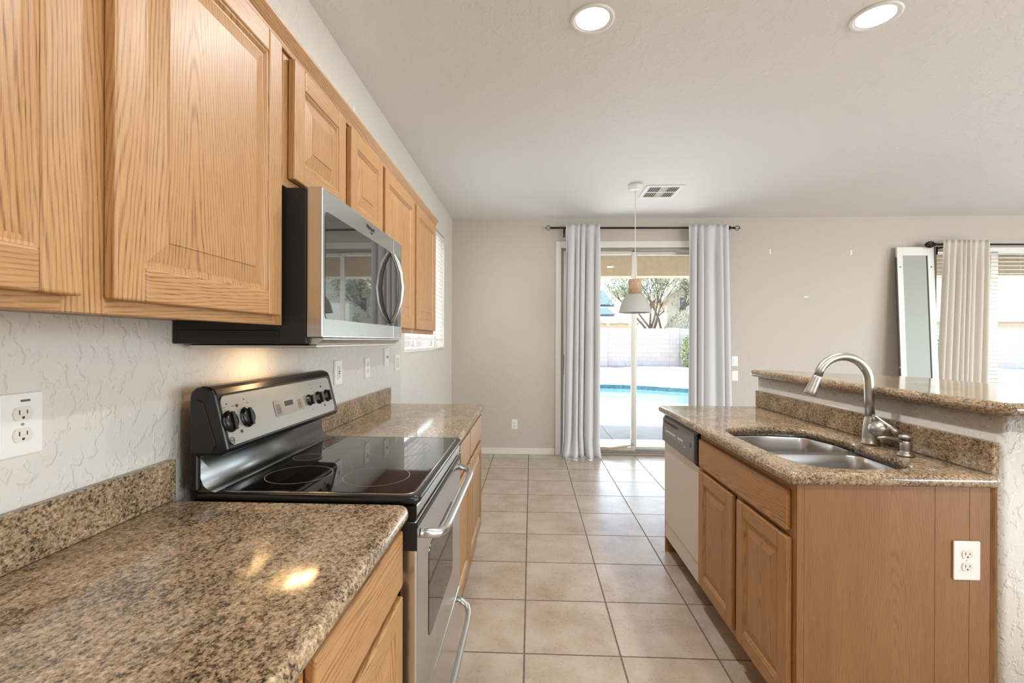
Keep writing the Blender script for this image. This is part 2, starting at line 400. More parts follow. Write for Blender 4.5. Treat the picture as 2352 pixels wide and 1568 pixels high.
def slab(name, outline, z0, z1, mat, parent=None, r=0.018, holes=(), seg=8):
    """stone slab with a half-round (bullnose) edge and optional cut-outs"""
    bm = bmesh.new(); h = z1 - z0; prev = None; layers = []
    for k in range(seg + 1):
        a = -PI / 2 + PI * k / seg
        d = r * (1 - math.cos(a)); z = (z0 + z1) / 2 + h / 2 * math.sin(a)
        layers.append(([(x, y) for x, y in offset(outline, d)], z))
    top = fill([layers[-1][0]] + [list(hh) for hh in holes], z1, bm)
    bot = fill([layers[0][0]] + [list(hh) for hh in holes], z0, bm)
    prev = bot[0]
    for k in range(1, seg + 1):
        cur = top[0] if k == seg else [bm.verts.new((x, y, layers[k][1])) for x, y in layers[k][0]]
        n = len(cur)
        for i in range(n):
            f = bm.faces.new((prev[i], prev[(i + 1) % n], cur[(i + 1) % n], cur[i])); f.smooth = True
        prev = cur
    for a, b in zip(top[1:], bot[1:]):
        n = len(a)
        for i in range(n):
            f = bm.faces.new((a[i], a[(i + 1) % n], b[(i + 1) % n], b[i])); f.smooth = True
    bmesh.ops.recalc_face_normals(bm, faces=bm.faces)
    me = bpy.data.meshes.new(name); bm.to_mesh(me); bm.free()
    return link(name, me, mat, parent)

# ------------------------------------------------------------------ room shell
XW, YB, ZC = -0.935, 5.414, 2.745
XR, YF = 7.4, -3.0
def wall_x(name, x0, x1, y0, y1, holes, mat, z1=ZC + 0.12):
    """wall running along Y with rectangular openings (ya, yb, za, zb)"""
    mb = MB(); ys = y0
    for ya, yb, za, zb in sorted(holes):
        mb.box(x0, x1, ys, ya, 0, z1)
        if za > 0: mb.box(x0, x1, ya, yb, 0, za)
        mb.box(x0, x1, ya, yb, zb, z1); ys = yb
    mb.box(x0, x1, ys, y1, 0, z1)
    return tag(obj(name, mb, mat), kind='structure')
def wall_y(name, y0, y1, x0, x1, holes, mat, z1=ZC + 0.12):
    mb = MB(); xs = x0
    for xa, xb, za, zb in sorted(holes):
        mb.box(xs, xa, y0, y1, 0, z1)
        if za > 0: mb.box(xa, xb, y0, y1, 0, za)
        mb.box(xa, xb, y0, y1, zb, z1); xs = xb
    mb.box(xs, x1, y0, y1, 0, z1)
    return tag(obj(name, mb, mat), kind='structure')
floor = obj('floor', MB().box(XW - 0.16, XR + 0.1, YF - 0.1, YB + 0.16, -0.08, 0.0), 'tile'); tag(floor, 'beige square tile floor with dark grout lines', 'floor', kind='structure')
tag(wall_x('wall_left', XW - 0.16, XW, YF, YB, [(3.386, 4.94, 1.225, 2.425)], 'wall_l'), 'pale textured wall behind the range and counters', 'wall')
tag(wall_y('wall_back', YB, YB + 0.16, XW - 0.16, XR, [(0.34, 2.085, 0.0, 2.42), (4.56, 6.5, 0.75, 2.40)], 'wall'), 'greige wall with the sliding door and blinds', 'wall')
tag(wall_x('wall_right', XR, XR + 0.16, YF, YB + 0.16, [(-0.8, 3.2, 0.25, 2.55)], 'wall'), 'greige wall of the living room with an added opening for fill light', 'wall')  # unseen opening made up to go with the living room fill lamp
tag(wall_y('wall_front', YF - 0.16, YF, XW - 0.16, XR + 0.16, [(4.4, 7.1, 0.35, 2.55)], 'wall'), 'greige wall behind the camera with an added opening for fill light', 'wall')  # unseen opening put in for the fill lamp behind the camera
# ceiling with openings for the recessed lights
CANS = [(0.265, 2.056), (1.495, 2.085), (0.265, -0.35), (1.495, -0.35)]  # last two are unseen, added for more interior light
bm = bmesh.new(); circ = lambda cx, cy, r: [(cx + r * math.cos(2 * PI * k / 32), cy + r * math.sin(2 * PI * k / 32)) for k in range(32)]
fill([[(XW - 0.16, YF - 0.16), (XR + 0.16, YF - 0.16), (XR + 0.16, YB + 0.16), (XW - 0.16, YB + 0.16)]] + [circ(x, y, 0.078) for x, y in CANS], ZC, bm)
vs_ = [bm.verts.new(p) for p in ((XW - 0.16, YF - 0.16, ZC + 0.25), (XR + 0.16, YF - 0.16, ZC + 0.25), (XR + 0.16, YB + 0.16, ZC + 0.25), (XW - 0.16, YB + 0.16, ZC + 0.25))]; bm.faces.new(vs_)
me = bpy.data.meshes.new('ceiling'); bm.to_mesh(me); bm.free(); tag(link('ceiling', me, 'ceil'), 'white textured ceiling', 'ceiling', kind='structure')
mb = MB().box(XW + 0.001, 0.278, YB - 0.014, YB - 0.001, 0.001, 0.075)
tag(obj('baseboard_back', mb, 'trim', bevel=0.003), 'cream baseboard left of the sliding door', 'baseboard', kind='structure')
tag(obj('baseboard_left', MB().box(XW + 0.001, XW + 0.014, 3.02, YB - 0.016, 0.001, 0.075), 'trim', bevel=0.003), 'cream baseboard below the side window', 'baseboard', kind='structure')
tag(obj('baseboard_right', MB().box(2.152, 7.39, YB - 0.014, YB - 0.001, 0.001, 0.075), 'trim', bevel=0.003), 'cream baseboard right of the sliding door', 'baseboard', kind='structure')
# pony wall of the island bar, corner rounded
tag(obj('wall_island', MB().prism([(x, y, 0.0) for x, y in round_poly([(1.458, 1.495), (1.66, 1.495), (1.66, 3.04), (1.458, 3.04)], [0.022, 0.022, 0.004, 0.004])], (0, 0, 1.104), 0, True), 'wall_l'), 'low white textured half wall under the raised bar', 'wall', kind='structure')

# ------------------------------------------------------------------ sliding door and windows
d1 = thing('door_1', 'aluminium sliding patio door between the grey curtains', 'door', (1.21, YB + 0.08, 0), kind='structure')
mb = MB()
for a in ((0.283, 0.345, YB - 0.016, YB - 0.001, 0.001, 2.48), (2.083, 2.145, YB - 0.016, YB - 0.001, 0.001, 2.48), (0.345, 2.083, YB - 0.016, YB - 0.001, 2.405, 2.48)): mb.box(*a)
obj('casing', mb, 'trim', d1, bevel=0.003)
mb = MB()
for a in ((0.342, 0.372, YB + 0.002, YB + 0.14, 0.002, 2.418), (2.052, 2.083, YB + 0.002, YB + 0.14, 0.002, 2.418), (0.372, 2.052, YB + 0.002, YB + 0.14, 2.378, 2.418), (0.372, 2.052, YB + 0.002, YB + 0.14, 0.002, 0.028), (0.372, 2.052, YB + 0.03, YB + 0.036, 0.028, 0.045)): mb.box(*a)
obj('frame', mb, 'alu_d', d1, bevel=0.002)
def sash(name, x0, x1, y, side0=0.045, side1=0.045):
    mb = MB()
    for a in ((x0, x0 + side0, y - 0.014, y + 0.014, 0.03, 2.372), (x1 - side1, x1, y - 0.014, y + 0.014, 0.03, 2.372), (x0 + side0, x1 - side1, y - 0.014, y + 0.014, 2.335, 2.372), (x0 + side0, x1 - side1, y - 0.014, y + 0.014, 0.03, 0.088)): mb.box(*a)
    s = obj(name, mb, 'alu', d1, bevel=0.003)
    obj('pane', MB().box(x0 + side0, x1 - side1, y - 0.003, y + 0.003, 0.088, 2.335), 'glass', s)
    return s
sl = sash('sliding_panel', 0.374, 1.215, YB + 0.062); fx = sash('fixed_panel', 1.185, 2.05, YB + 0.10, 0.055)
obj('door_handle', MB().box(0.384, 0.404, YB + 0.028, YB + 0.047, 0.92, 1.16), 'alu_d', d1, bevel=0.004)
o = obj('security_bar', MB().tube([(0.70, YB + 0.022, 0.048), (1.20, YB + 0.022, 0.118)], 0.011, 10), 'woodstick'); tag(o, 'wooden security stick lying aslant in the track of the sliding door', 'stick')

w1 = thing('window_1', 'side window with white slat blind at the end of the left wall', 'window', (XW, 4.163, 1.225), kind='structure')
mb = MB()
for a in ((XW - 0.15, XW - 0.10, 3.388, 3.43, 1.227, 2.423), (XW - 0.15, XW - 0.10, 4.895, 4.938, 1.227, 2.423), (XW - 0.15, XW - 0.10, 3.43, 4.895, 2.38, 2.423), (XW - 0.15, XW - 0.10, 3.43, 4.895, 1.227, 1.27), (XW - 0.15, XW - 0.10, 4.13, 4.19, 1.27, 2.38)): mb.box(*a)
obj('frame', mb, 'trim', w1, bevel=0.003); obj('pane', MB().box(XW - 0.128, XW - 0.124, 3.43, 4.895, 1.27, 2.38), 'glass', w1)
obj('window_sill', MB().box(XW - 0.098, XW - 0.001, 3.388, 4.938, 1.2265, 1.234), 'trim', w1)
w2 = thing('window_2', 'wide back window with aluminium frame behind the cream curtain', 'window', (5.53, YB + 0.08, 0.75), kind='structure')
mb = MB()
for a in ((4.562, 4.60, YB + 0.09, YB + 0.15, 0.752, 2.398), (6.46, 6.498, YB + 0.09, YB + 0.15, 0.752, 2.398), (4.60, 6.46, YB + 0.09, YB + 0.15, 2.355, 2.398), (4.60, 6.46, YB + 0.09, YB + 0.15, 0.752, 0.795), (5.235, 5.315, YB + 0.09, YB + 0.15, 0.795, 2.355)): mb.box(*a)
obj('frame', mb, 'alu', w2, bevel=0.003); obj('pane', MB().box(4.60, 6.46, YB + 0.118, YB + 0.122, 0.795, 2.355), 'glass', w2)
def blind(name, label, along, a0, a1, c, z0, z1, tilt, pitch=0.044, depth=0.048):
    """slat blind; along 'x' or 'y', slats centred on c across"""
    t = thing(name, label, 'blind', ((a0 + a1) / 2, c, z0) if along == 'x' else (c, (a0 + a1) / 2, z0))
    P = (lambda a, d, z: (a, c + d, z)) if along == 'x' else (lambda a, d, z: (c + d, a, z))
    def bx_(mb, a, b, d0, d1, z_0, z_1):
        p, q = P(a, d0, z_0), P(b, d1, z_1); mb.box(min(p[0], q[0]), max(p[0], q[0]), min(p[1], q[1]), max(p[1], q[1]), z_0, z_1)
    mb = MB(); bx_(mb, a0, a1, -0.026, 0.026, z1 - 0.05, z1); obj('headrail', mb, 'blind', t, bevel=0.003)
    mb = MB(); z = z1 - 0.075; h = depth / 2; ct, st = math.cos(tilt), math.sin(tilt); th = 0.0028
    while z > z0 + 0.05:
        pts = [P(a0 + 0.004, -h * ct, z - h * st), P(a0 + 0.004, h * ct, z + h * st), P(a0 + 0.004, h * ct, z + h * st + th), P(a0 + 0.004, -h * ct, z - h * st + th)]
        mb.prism(pts, (a1 - a0 - 0.008, 0, 0) if along == 'x' else (0, a1 - a0 - 0.008, 0)); z -= pitch
    obj('slats', mb, 'blind', t)
    mb = MB(); bx_(mb, a0, a1, -0.026, 0.026, z0, z0 + 0.018); obj('bottom_rail', mb, 'blind', t, bevel=0.003)
    n = max(2, int((a1 - a0) / 0.55)); mb = MB()
    for k in range(n):
        a = a0 + 0.12 + (a1 - a0 - 0.24) * k / (n - 1)
        for d in (-0.027, 0.027): obj('ladder_cord', MB().tube([P(a, d, z0 + 0.01), P(a, d, z1 - 0.05)], 0.0011, 6), 'blind', t)
    mb = MB(); a = a1 - 0.05 if along == 'y' else a0 + 0.42; d = 0.034 if along == 'y' else -0.034
    mb.tube([P(a, d, z1 - 0.05), P(a, d, z0 + 0.45)], 0.004, 8); obj('wand', mb, 'blind', t)
    return t
blind('window_blind', 'white slat blind on the side window past the oak cabinets', 'y', 3.392, 4.934, XW - 0.035, 1.243, 2.42, 0.30)
blind('window_blind', 'white slat blind in the back window right of the cream curtain', 'x', 4.57, 6.49, YB + 0.036, 0.80, 2.397, 0.05)
obj_hdr = obj('trim_1', MB().box(4.50, 6.56, YB - 0.014, YB - 0.001, 2.40, 2.425), 'trim', bevel=0.003); tag(obj_hdr, 'cream trim strip along the top of the back window', 'trim', kind='structure')

# ------------------------------------------------------------------ cabinets
def cab_door(parent, y0, y1, z0, z1, xb, sgn, name='door', th=0.020, fw=0.056):
    """raised panel oak door in a Y-Z plane; xb back face, sgn the way it faces"""
    X = lambda d: xb + sgn * (th - d)             # d = depth below the front face
    mb = MB(); xa, xc = sorted((xb, xb + sgn * th))
    mb.box(xa, xc, y0, y0 + fw, z0, z1, 0); mb.box(xa, xc, y1 - fw, y1, z0, z1, 0)
    mb.box(xa, xc, y0 + fw, y1 - fw, z0, z0 + fw, 1); mb.box(xa, xc, y0 + fw, y1 - fw, z1 - fw, z1, 1)
    d = obj(name, mb, ['oak_v', 'oak_h'], parent, bevel=0.0045, seg=3)
    def ring(i, dep): return [(X(dep), y0 + i, z0 + i), (X(dep), y1 - i, z0 + i), (X(dep), y1 - i, z1 - i), (X(dep), y0 + i, z1 - i)]
    mb = MB(); mb.rings([ring(fw - 0.001, 0.0035), ring(fw + 0.004, 0.0045), ring(fw + 0.010, 0.0105), ring(fw + 0.014, 0.0105)], 0, False)
    obj('panel_bead', mb, 'oak_v', d)
    mb = MB(); mb.rings([ring(fw + 0.013, 0.0105), ring(fw + 0.017, 0.0095), ring(fw + 0.048, 0.0035), ring(fw + 0.049, 0.0018)], 0, False)
    b = len(mb.v); mb.v += ring(fw + 0.049, 0.0018); mb.face(range(b, b + 4))
    obj('raised_panel', mb, 'oak_v', d)
    return d
def drawer_front(parent, y0, y1, z0, z1, xb, sgn, th=0.020):
    xa, xc = sorted((xb, xb + sgn * th)); return obj('drawer', MB().box(xa, xc, y0, y1, z0, z1), 'oak_h', parent, bevel=0.006, seg=3)
def cab_body(parent, xw, xf, y0, y1, z0, z1, stiles, rails, sgn, name='body', open_bottom=True):
    """box plus face frame (stiles and rails 18 mm thick in front)"""
    xi = xf - sgn * 0.018; xa, xb = sorted((xw, xi)); mb = MB()
    mb.box(xa, xb, y0, y1, z0 + (0.012 if open_bottom else 0), z1, 2)
    fa, fb = sorted((xi, xf))
    for a, b in stiles: mb.box(fa, fb, a, b, z0, z1, 0)
    for a, b in rails:
        ys = y0
        for sa, sb in sorted(stiles):
            if sa > ys + 1e-4: mb.box(fa, fb, ys, sa, a, b, 1)
            ys = max(ys, sb)
    return obj(name, mb, ['oak_v', 'oak_h', 'oak_dim'], parent, bevel=0.0012, seg=1)
XU = -0.635      # face of the wall cabinets
def wall_cabinet(label, y0, y1, z0, doors, mid, zt=2.085):
    t = thing('wall_cabinet', label, 'cabinet', ((XW + XU) / 2, (y0 + y1) / 2, z0), 'oak wall cabinets over the left counter')
    st = [(y0, y0 + 0.04), (y1 - 0.04, y1)] + mid
    cab_body(t, XW + 0.001, XU, y0, y1, z0, zt, st, [(z0, z0 + 0.04), (zt - 0.04, zt)], 1)
    for a, b in doors: cab_door(t, a, b, z0 + 0.022, zt - 0.028, XU + 0.001, 1)
    return t
wall_cabinet('large oak wall cabinet nearest the camera, left of the microwave', 0.10, 1.155, 1.364, [(0.142, 0.612), (0.660, 1.118)], [(0.60, 0.665)])
wall_cabinet('short oak wall cabinet directly above the microwave', 1.157, 1.918, 1.722, [(1.178, 1.512), (1.558, 1.892)], [(1.50, 1.57)])
wall_cabinet('tall oak wall cabinet beside the window, beyond the microwave', 1.920, 2.985, 1.364, [(1.930, 2.42), (2.468, 2.955)], [(2.41, 2.48)])
prof = [(XU + 0.001, 2.062), (XU + 0.008, 2.062), (XU + 0.010, 2.074), (XU + 0.017, 2.082), (XU + 0.024, 2.091), (XU + 0.028, 2.097), (XU + 0.028, 2.106), (XU + 0.001, 2.106)]
mb = MB().prism([(x, 0.10, z) for x, z in prof], (0, 2.90, 0))
tag(obj('cabinet_crown', mb, 'oak_h', bevel=0.0015, seg=1), 'long oak crown moulding along the top of the wall cabinets', 'moulding')

XB = -0.337      # face of the left base cabinets
def base_cabinet(label, y0, y1, xw, xf, sgn, stiles, fronts, group):
    t = thing('base_cabinet', label, 'cabinet', ((xw + xf) / 2, (y0 + y1) / 2, 0), group)
    cab_body(t, xw, xf, y0, y1, 0.10, 0.872, stiles, [(0.10, 0.15), (0.69, 0.71), (0.84, 0.872)], sgn, open_bottom=False)
    xk = xf - sgn * 0.075; a, b = sorted((xw, xk)); obj('toe_kick', MB().box(a, b, y0, y1, 0.001, 0.0985), 'oak_dim', t)
    for kind, a, b, za, zb in fronts:
        if kind == 'drawer': drawer_front(t, a, b, za, zb, xf + sgn * 0.001, sgn)
        else: cab_door(t, a, b, za, zb, xf + sgn * 0.001, sgn)
    return t
GB = 'oak base cabinets under the granite counters'
base_cabinet('oak base cabinet with drawer and door just left of the range', 0.655, 1.160, XW + 0.001, XB, 1, [(0.655, 0.69), (1.125, 1.160)], [('drawer', 0.672, 1.140, 0.716, 0.855), ('door', 0.672, 1.140, 0.14, 0.692)], GB)
base_cabinet('oak base cabinet nearest the camera under the left counter', -0.30, 0.653, XW + 0.001, XB, 1, [(-0.30, -0.26), (0.618, 0.653)], [('drawer', -0.285, 0.636, 0.716, 0.855), ('door', -0.285, 0.165, 0.14, 0.692), ('door', 0.185, 0.636, 0.14, 0.692)], GB)
base_cabinet('oak base cabinet with two drawers beyond the range', 1.905, 2.985, XW + 0.001, XB, 1, [(1.905, 1.945), (2.955, 2.985), (2.395, 2.435)], [('drawer', 1.925, 2.400, 0.712, 0.855), ('drawer', 2.425, 2.975, 0.712, 0.855), ('door', 1.925, 2.400, 0.15, 0.688), ('door', 2.425, 2.975, 0.15, 0.688)], GB)

# ------------------------------------------------------------------ left countertops
def left_counter(label, y0, y1, rr):
    t = thing('countertop', label, 'countertop', (-0.62, (y0 + y1) / 2, 0.875), 'granite countertops')
    slab('slab', round_poly([(XW + 0.002, y0), (-0.302, y0), (-0.302, y1), (XW + 0.002, y1)], rr), 0.874, 0.914, 'granite', t, r=0.016)
    return t
ct = left_counter('brown granite countertop in the foreground left of the range', -0.32, 1.163, [0.005, 0.005, 0.035, 0.005])
obj('backsplash', MB().box(XW + 0.002, -0.915, -0.32, 1.160, 0.9145, 1.018), 'granite', ct, bevel=0.003)
ct = left_counter('brown granite countertop beyond the range below the side window', 1.905, 3.005, [0.005, 0.005, 0.04, 0.03])
obj('backsplash', MB().box(XW + 0.002, -0.915, 1.906, 3.0, 0.9145, 1.018), 'granite', ct, bevel=0.003)

# ------------------------------------------------------------------ range
rg = thing('range', 'black and stainless electric range with smooth cooktop between the granite counters', 'stove', (-0.62, 1.535, 0))
RY0, RY1 = 1.168, 1.901
obj('body', MB().box(-0.885, -0.338, RY0, RY1, 0.02, 0.904), 'black', rg, bevel=0.003)
slab('cooktop_rim', round_poly([(-0.870, RY0), (-0.284, RY0), (-0.284, RY1), (-0.870, RY1)], [0.01, 0.03, 0.03, 0.01]), 0.905, 0.9275, 'black', rg, r=0.008)
gt = slab('glass_cooktop', round_poly([(-0.822, 1.192), (-0.304, 1.192), (-0.304, 1.876), (-0.822, 1.876)], [0.035, 0.035, 0.04, 0.04]), 0.926, 0.9295, 'glass_top', rg, r=0.0015)
slab('glass_trim', round_poly([(-0.826, 1.188), (-0.300, 1.188), (-0.300, 1.880), (-0.826, 1.880)], [0.038, 0.038, 0.042, 0.042]), 0.9255, 0.9285, 'chrome', rg, r=0.001)
for cx, cy, r in ((-0.683, 1.343, 0.092), (-0.449, 1.336, 0.094), (-0.478, 1.676, 0.114), (-0.707, 1.742, 0.080), (-0.757, 1.543, 0.045)):
    mb = MB(); mb.rings([[(cx + q * math.cos(2 * PI * k / 64), cy + q * math.sin(2 * PI * k / 64), 0.9298) for k in range(64)] for q in (r - 0.0010, r + 0.0010)], 0, False)
    obj('burner_ring', mb, 'ring', gt)
ft = obj('front_trim', MB().box(-0.337, -0.292, RY0 + 0.008, RY1 - 0.008, 0.872, 0.9035), 'steel_h', rg, bevel=0.004)
for ya in (RY0 + 0.001, RY1 - 0.0075): obj('trim_end', MB().box(-0.337, -0.2905, ya, ya + 0.0065, 0.870, 0.9035), 'black', ft)
# oven door, window, handle
dr = obj('oven_door', MB().box(-0.337, -0.290, RY0 + 0.002, RY1 - 0.004, 0.330, 0.862), 'steel', rg, bevel=0.006, seg=3)
for ya, yb in ((RY0 - 0.0005, RY0 + 0.0015), (RY1 - 0.0035, RY1 - 0.0015)): obj('end_cap', MB().box(-0.336, -0.2885, ya, yb, 0.790, 0.861), 'blackm', dr)
obj('top_vent', MB().box(-0.330, -0.2885, RY0 + 0.006, RY1 - 0.008, 0.846, 0.860), 'black', dr)
mb = MB(); mb.prism([(-0.2905, 1.51 + a, 0.605 + b) for a, b in rrect(0.40, 0.265, 0.03)], (0.0018, 0, 0)); obj('oven_window', mb, 'ovenglass', dr)
hp = lambda y0, y1, z, dz: [(-0.291, y0, z + dz), (-0.270, y0 + 0.004, z + dz * 0.8), (-0.248, y0 + 0.018, z + dz * 0.4), (-0.238, y0 + 0.05, z + dz * 0.1), (-0.236, y0 + 0.10, z), (-0.236, (y0 + y1) / 2, z), (-0.236, y1 - 0.10, z), (-0.238, y1 - 0.05, z + dz * 0.1), (-0.248, y1 - 0.018, z + dz * 0.4), (-0.270, y1 - 0.004, z + dz * 0.8), (-0.291, y1, z + dz)]
obj('handle', MB().tube(hp(1.215, 1.860, 0.806, 0.012), 0.0125, 16), 'steel_h', dr)
wd = obj('storage_drawer', MB().box(-0.337, -0.290, RY0 + 0.002, RY1 - 0.004, 0.085, 0.322), 'steel', rg, bevel=0.006, seg=3)
obj('handle', MB().tube(hp(1.235, 1.830, 0.272, 0.030), 0.011, 16), 'steel_h', wd)
# backguard with slanted control panel
BY0, BY1 = 1.163, 1.846
pf = [(-0.885, 0.930), (-0.885, 1.176), (-0.880, 1.192), (-0.868, 1.202), (-0.852, 1.206), (-0.836, 1.204), (-0.822, 1.197), (-0.8145, 1.184), (-0.7795, 1.044), (-0.7835, 1.032), (-0.800, 1.026), (-0.862, 1.024), (-0.862, 0.930)]
bgd = obj('backguard', MB().prism([(x, BY0, z) for x, z in pf], (0, BY1 - BY0, 0)), 'black', rg, bevel=0.008, seg=3, angle=50)
cx_ = sum(x for x, z in pf) / len(pf); cz_ = sum(z for x, z in pf) / len(pf)
ep = [(-0.879, 1.02), (-0.879, 1.165), (-0.862, 1.172), (-0.846, 1.165), (-0.812, 1.055), (-0.822, 1.036), (-0.872, 1.034)]
for y in (BY0 - 0.003, BY1 - 0.001): obj('side_cap', MB().prism([(x, y, z) for x, z in ep], (0, 0.004, 0)), 'blackm', bgd, bevel=0.0015)
sp = [(-0.861, 1.022), (-0.861, 0.965), (-0.853, 0.945), (-0.838, 0.933), (-0.822, 0.9292), (-0.822, 0.9285), (-0.868, 0.9285), (-0.868, 1.022)]
mb = MB().prism([(x, RY0 + 0.006, z) for x, z in sp], (0, RY1 - RY0 - 0.03, 0), 0, True); obj('splash_panel', mb, 'steel_d', rg)
CA, CBt = Vector((-0.8145, 0, 1.184)), Vector((-0.7795, 0, 1.044)); cu_ = (CA - CBt).normalized(); cn_ = Vector((0, 1, 0)).cross(cu_); cm_ = (CA + CBt) / 2
def CP(y, z, d=0.0): s = (z - cm_.z) / cu_.z; p = cm_ + cu_ * s + cn_ * d; return (p.x, y, p.z)
pts = [(1.492 + a, b) for a, b in rrect(0.640, 0.132, 0.018)]
pn = obj('control_panel', MB().prism([CP(a, cm_.z + b * cu_.z, 0.0003) for a, b in pts], cn_ * 0.003), 'steel_p', rg)
for y, r in ((1.190, 0.0265), (1.264, 0.0265), (1.628, 0.0185), (1.700, 0.0215), (1.769, 0.0215)):
    c = CP(y, 1.111, 0.0034)
    kn = obj('knob', MB().lathe([(r * 1.1, 0.0), (r * 1.1, 0.002), (r * 0.98, 0.003), (r * 0.95, 0.007), (r * 0.86, 0.0095), (r * 0.4, 0.0105)], c, cn_, 28), 'black', rg)
    g = Vector(c) + cn_ * 0.010; a_, b_ = cu_, Vector((0, 1, 0))
    mb = MB(); mb.prism([g + a_ * (r * .92) + b_ * .005, g + a_ * (r * .92) - b_ * .005, g - a_ * (r * .92) - b_ * .005, g - a_ * (r * .92) + b_ * .005], cn_ * 0.007); obj('knob_grip', mb, 'black', kn, bevel=0.002)
mb = MB().prism([CP(1.490 + a, 1.112 + b * cu_.z, 0.0034) for a, b in rrect(0.176, 0.052, 0.008)], cn_ * 0.0012); dp = obj('display', mb, 'lcd', pn)
mb = MB()
for k in range(4):
    for q in range(2):
        for y in (1.418 + 0.013 * (k % 2), 1.548 + 0.013 * (k % 2)):
            z = 1.098 + 0.014 * (k // 2) + 0.008 * q
            obj('button', MB().prism([CP(y + a, z + b * cu_.z, 0.0047) for a, b in rrect(0.010, 0.006, 0.002, 3)], cn_ * 0.0008), 'ink', dp)
mb = MB(); mb.prism([CP(1.488 + a, 1.120 + b * cu_.z, 0.0047) for a, b in rrect(0.05, 0.016, 0.002, 3)], cn_ * 0.0006); obj('clock_window', mb, 'inkd', dp)
for y, z, r in ((1.232, 1.147, 0.0042), (1.228, 1.078, 0.0042), (1.735, 1.149, 0.004), (1.735, 1.079, 0.004)): obj('indicator_light', MB().lathe([(r, 0.0), (r, 0.0012), (r * 0.6, 0.002)], CP(y, z, 0.0034), cn_, 16), 'red', pn)
mb = MB()
for y, z in ((1.192, 1.156), (1.266, 1.160), (1.662, 1.149), (1.636, 1.076)): mb.lathe([(0.0022, 0), (0.0022, 0.0004)], CP(y, z, 0.0034), cn_, 10)
for y0_, zc in ((1.19, 1.111), (1.264, 1.111), (1.628, 1.111), (1.700, 1.111), (1.769, 1.111)):
    for k in range(9):
        a = PI * (0.12 + 0.095 * k) * 2; rr_ = 0.034
        p = CP(y0_ + rr_ * math.sin(a), zc + rr_ * math.cos(a) * cu_.z, 0.0034); mb.lathe([(0.0009, 0), (0.0009, 0.0003)], p, cn_, 6)
for y, z, l in ((1.178, 1.147, 0.014), (1.178, 1.141, 0.014), (1.214, 1.147, 0.014), (1.279, 1.148, 0.012), (1.652, 1.161, 0.012), (1.742, 1.161, 0.012)):
    mb.prism([CP(y - l / 2, z, 0.0034), CP(y + l / 2, z, 0.0034), CP(y + l / 2, z + 0.0016, 0.0034), CP(y - l / 2, z + 0.0016, 0.0034)], cn_ * 0.0003)
obj('printed_markings', mb, 'ink', pn)
mb = MB(); lc = Vector(CP(1.182, 1.062, 0.0036))
mb.tube([lc + (cu_ * math.cos(a) + Vector((0, 1, 0)) * math.sin(a)) * 0.0085 for a in [2 * PI * k / 24 for k in range(25)]], 0.0009, 6)
obj('round_emblem', mb, 'inkd', pn); text('emblem_letters', 'GE', 0.0085, lc, (0, 1, 0), cu_, 'inkd', pn)

# ------------------------------------------------------------------ microwave
mw = thing('microwave', 'stainless over-the-range microwave with dark window, hung under the short oak cabinet', 'microwave', (-0.73, 1.53, 1.31))
MY0, MY1 = 1.168, 1.902
obj('body', MB().box(XW + 0.002, -0.578, MY0, MY1, 1.316, 1.7195), 'blackm', mw, bevel=0.003)
obj('side_louver', MB().box(-0.915, -0.650, MY0 - 0.004, MY0 - 0.0005, 1.324, 1.352), 'black', mw, bevel=0.0025)
door = obj('door', MB().box(-0.577, -0.535, MY0 - 0.002, 1.782, 1.333, 1.721), 'steel', mw, bevel=0.004, seg=3)
ctl = obj('control_strip', MB().box(-0.577, -0.536, 1.784, 1.898, 1.333, 1.721), 'steel', mw, bevel=0.004, seg=3)
mb = MB().prism([(-0.5352, 1.528 + a, 1.522 + b) for a, b in rrect(0.694, 0.280, 0.014)], (0.0016, 0, 0)); obj('window_glass', mb, 'mwglass', mw)
mb = MB(); hb = [(-0.534, 1.735, 1.657), (-0.523, 1.735, 1.648), (-0.508, 1.735, 1.620), (-0.496, 1.735, 1.580), (-0.490, 1.735, 1.526), (-0.496, 1.735, 1.470), (-0.508, 1.735, 1.430), (-0.523, 1.735, 1.402), (-0.534, 1.735, 1.392)]
obj('handle', mb.tube(hb, [0.006, 0.009, 0.011, 0.0115, 0.012, 0.0115, 0.011, 0.009, 0.006], 14), 'nickel', door)
text('logo', 'Whirlpool', 0.0185, (-0.5345, 1.520, 1.698), (0, 1, 0), (0, 0, 1), 'inkd', door)
text('logo_script', 'Gold', 0.0095, (-0.5345, 1.532, 1.684), (0, 1, 0), (0, 0, 1), 'inkd', door)
mb = MB().prism([(-0.900, 1.185, 1.3155), (-0.560, 1.185, 1.3155), (-0.540, 1.185, 1.328), (-0.540, 1.185, 1.3318), (-0.579, 1.185, 1.3318), (-0.579, 1.185, 1.3155)][::-1], (0, 0.70, 0)); obj('bottom_lip', mb, 'steel_h', mw)
bp_ = obj('bottom_plate', MB().box(-0.905, -0.560, 1.190, 1.885, 1.306, 1.3150), 'steel_h', mw, bevel=0.003)
obj('cooktop_lamp', MB().box(-0.865, -0.800, 1.46, 1.58, 1.3035, 1.3058), 'warm', mw)
area('microwave_lamp_light', (-0.79, 1.50, 1.300), (-0.30, 0, -1), 0.07, 0.16, 1.2, (1, 0.62, 0.30))

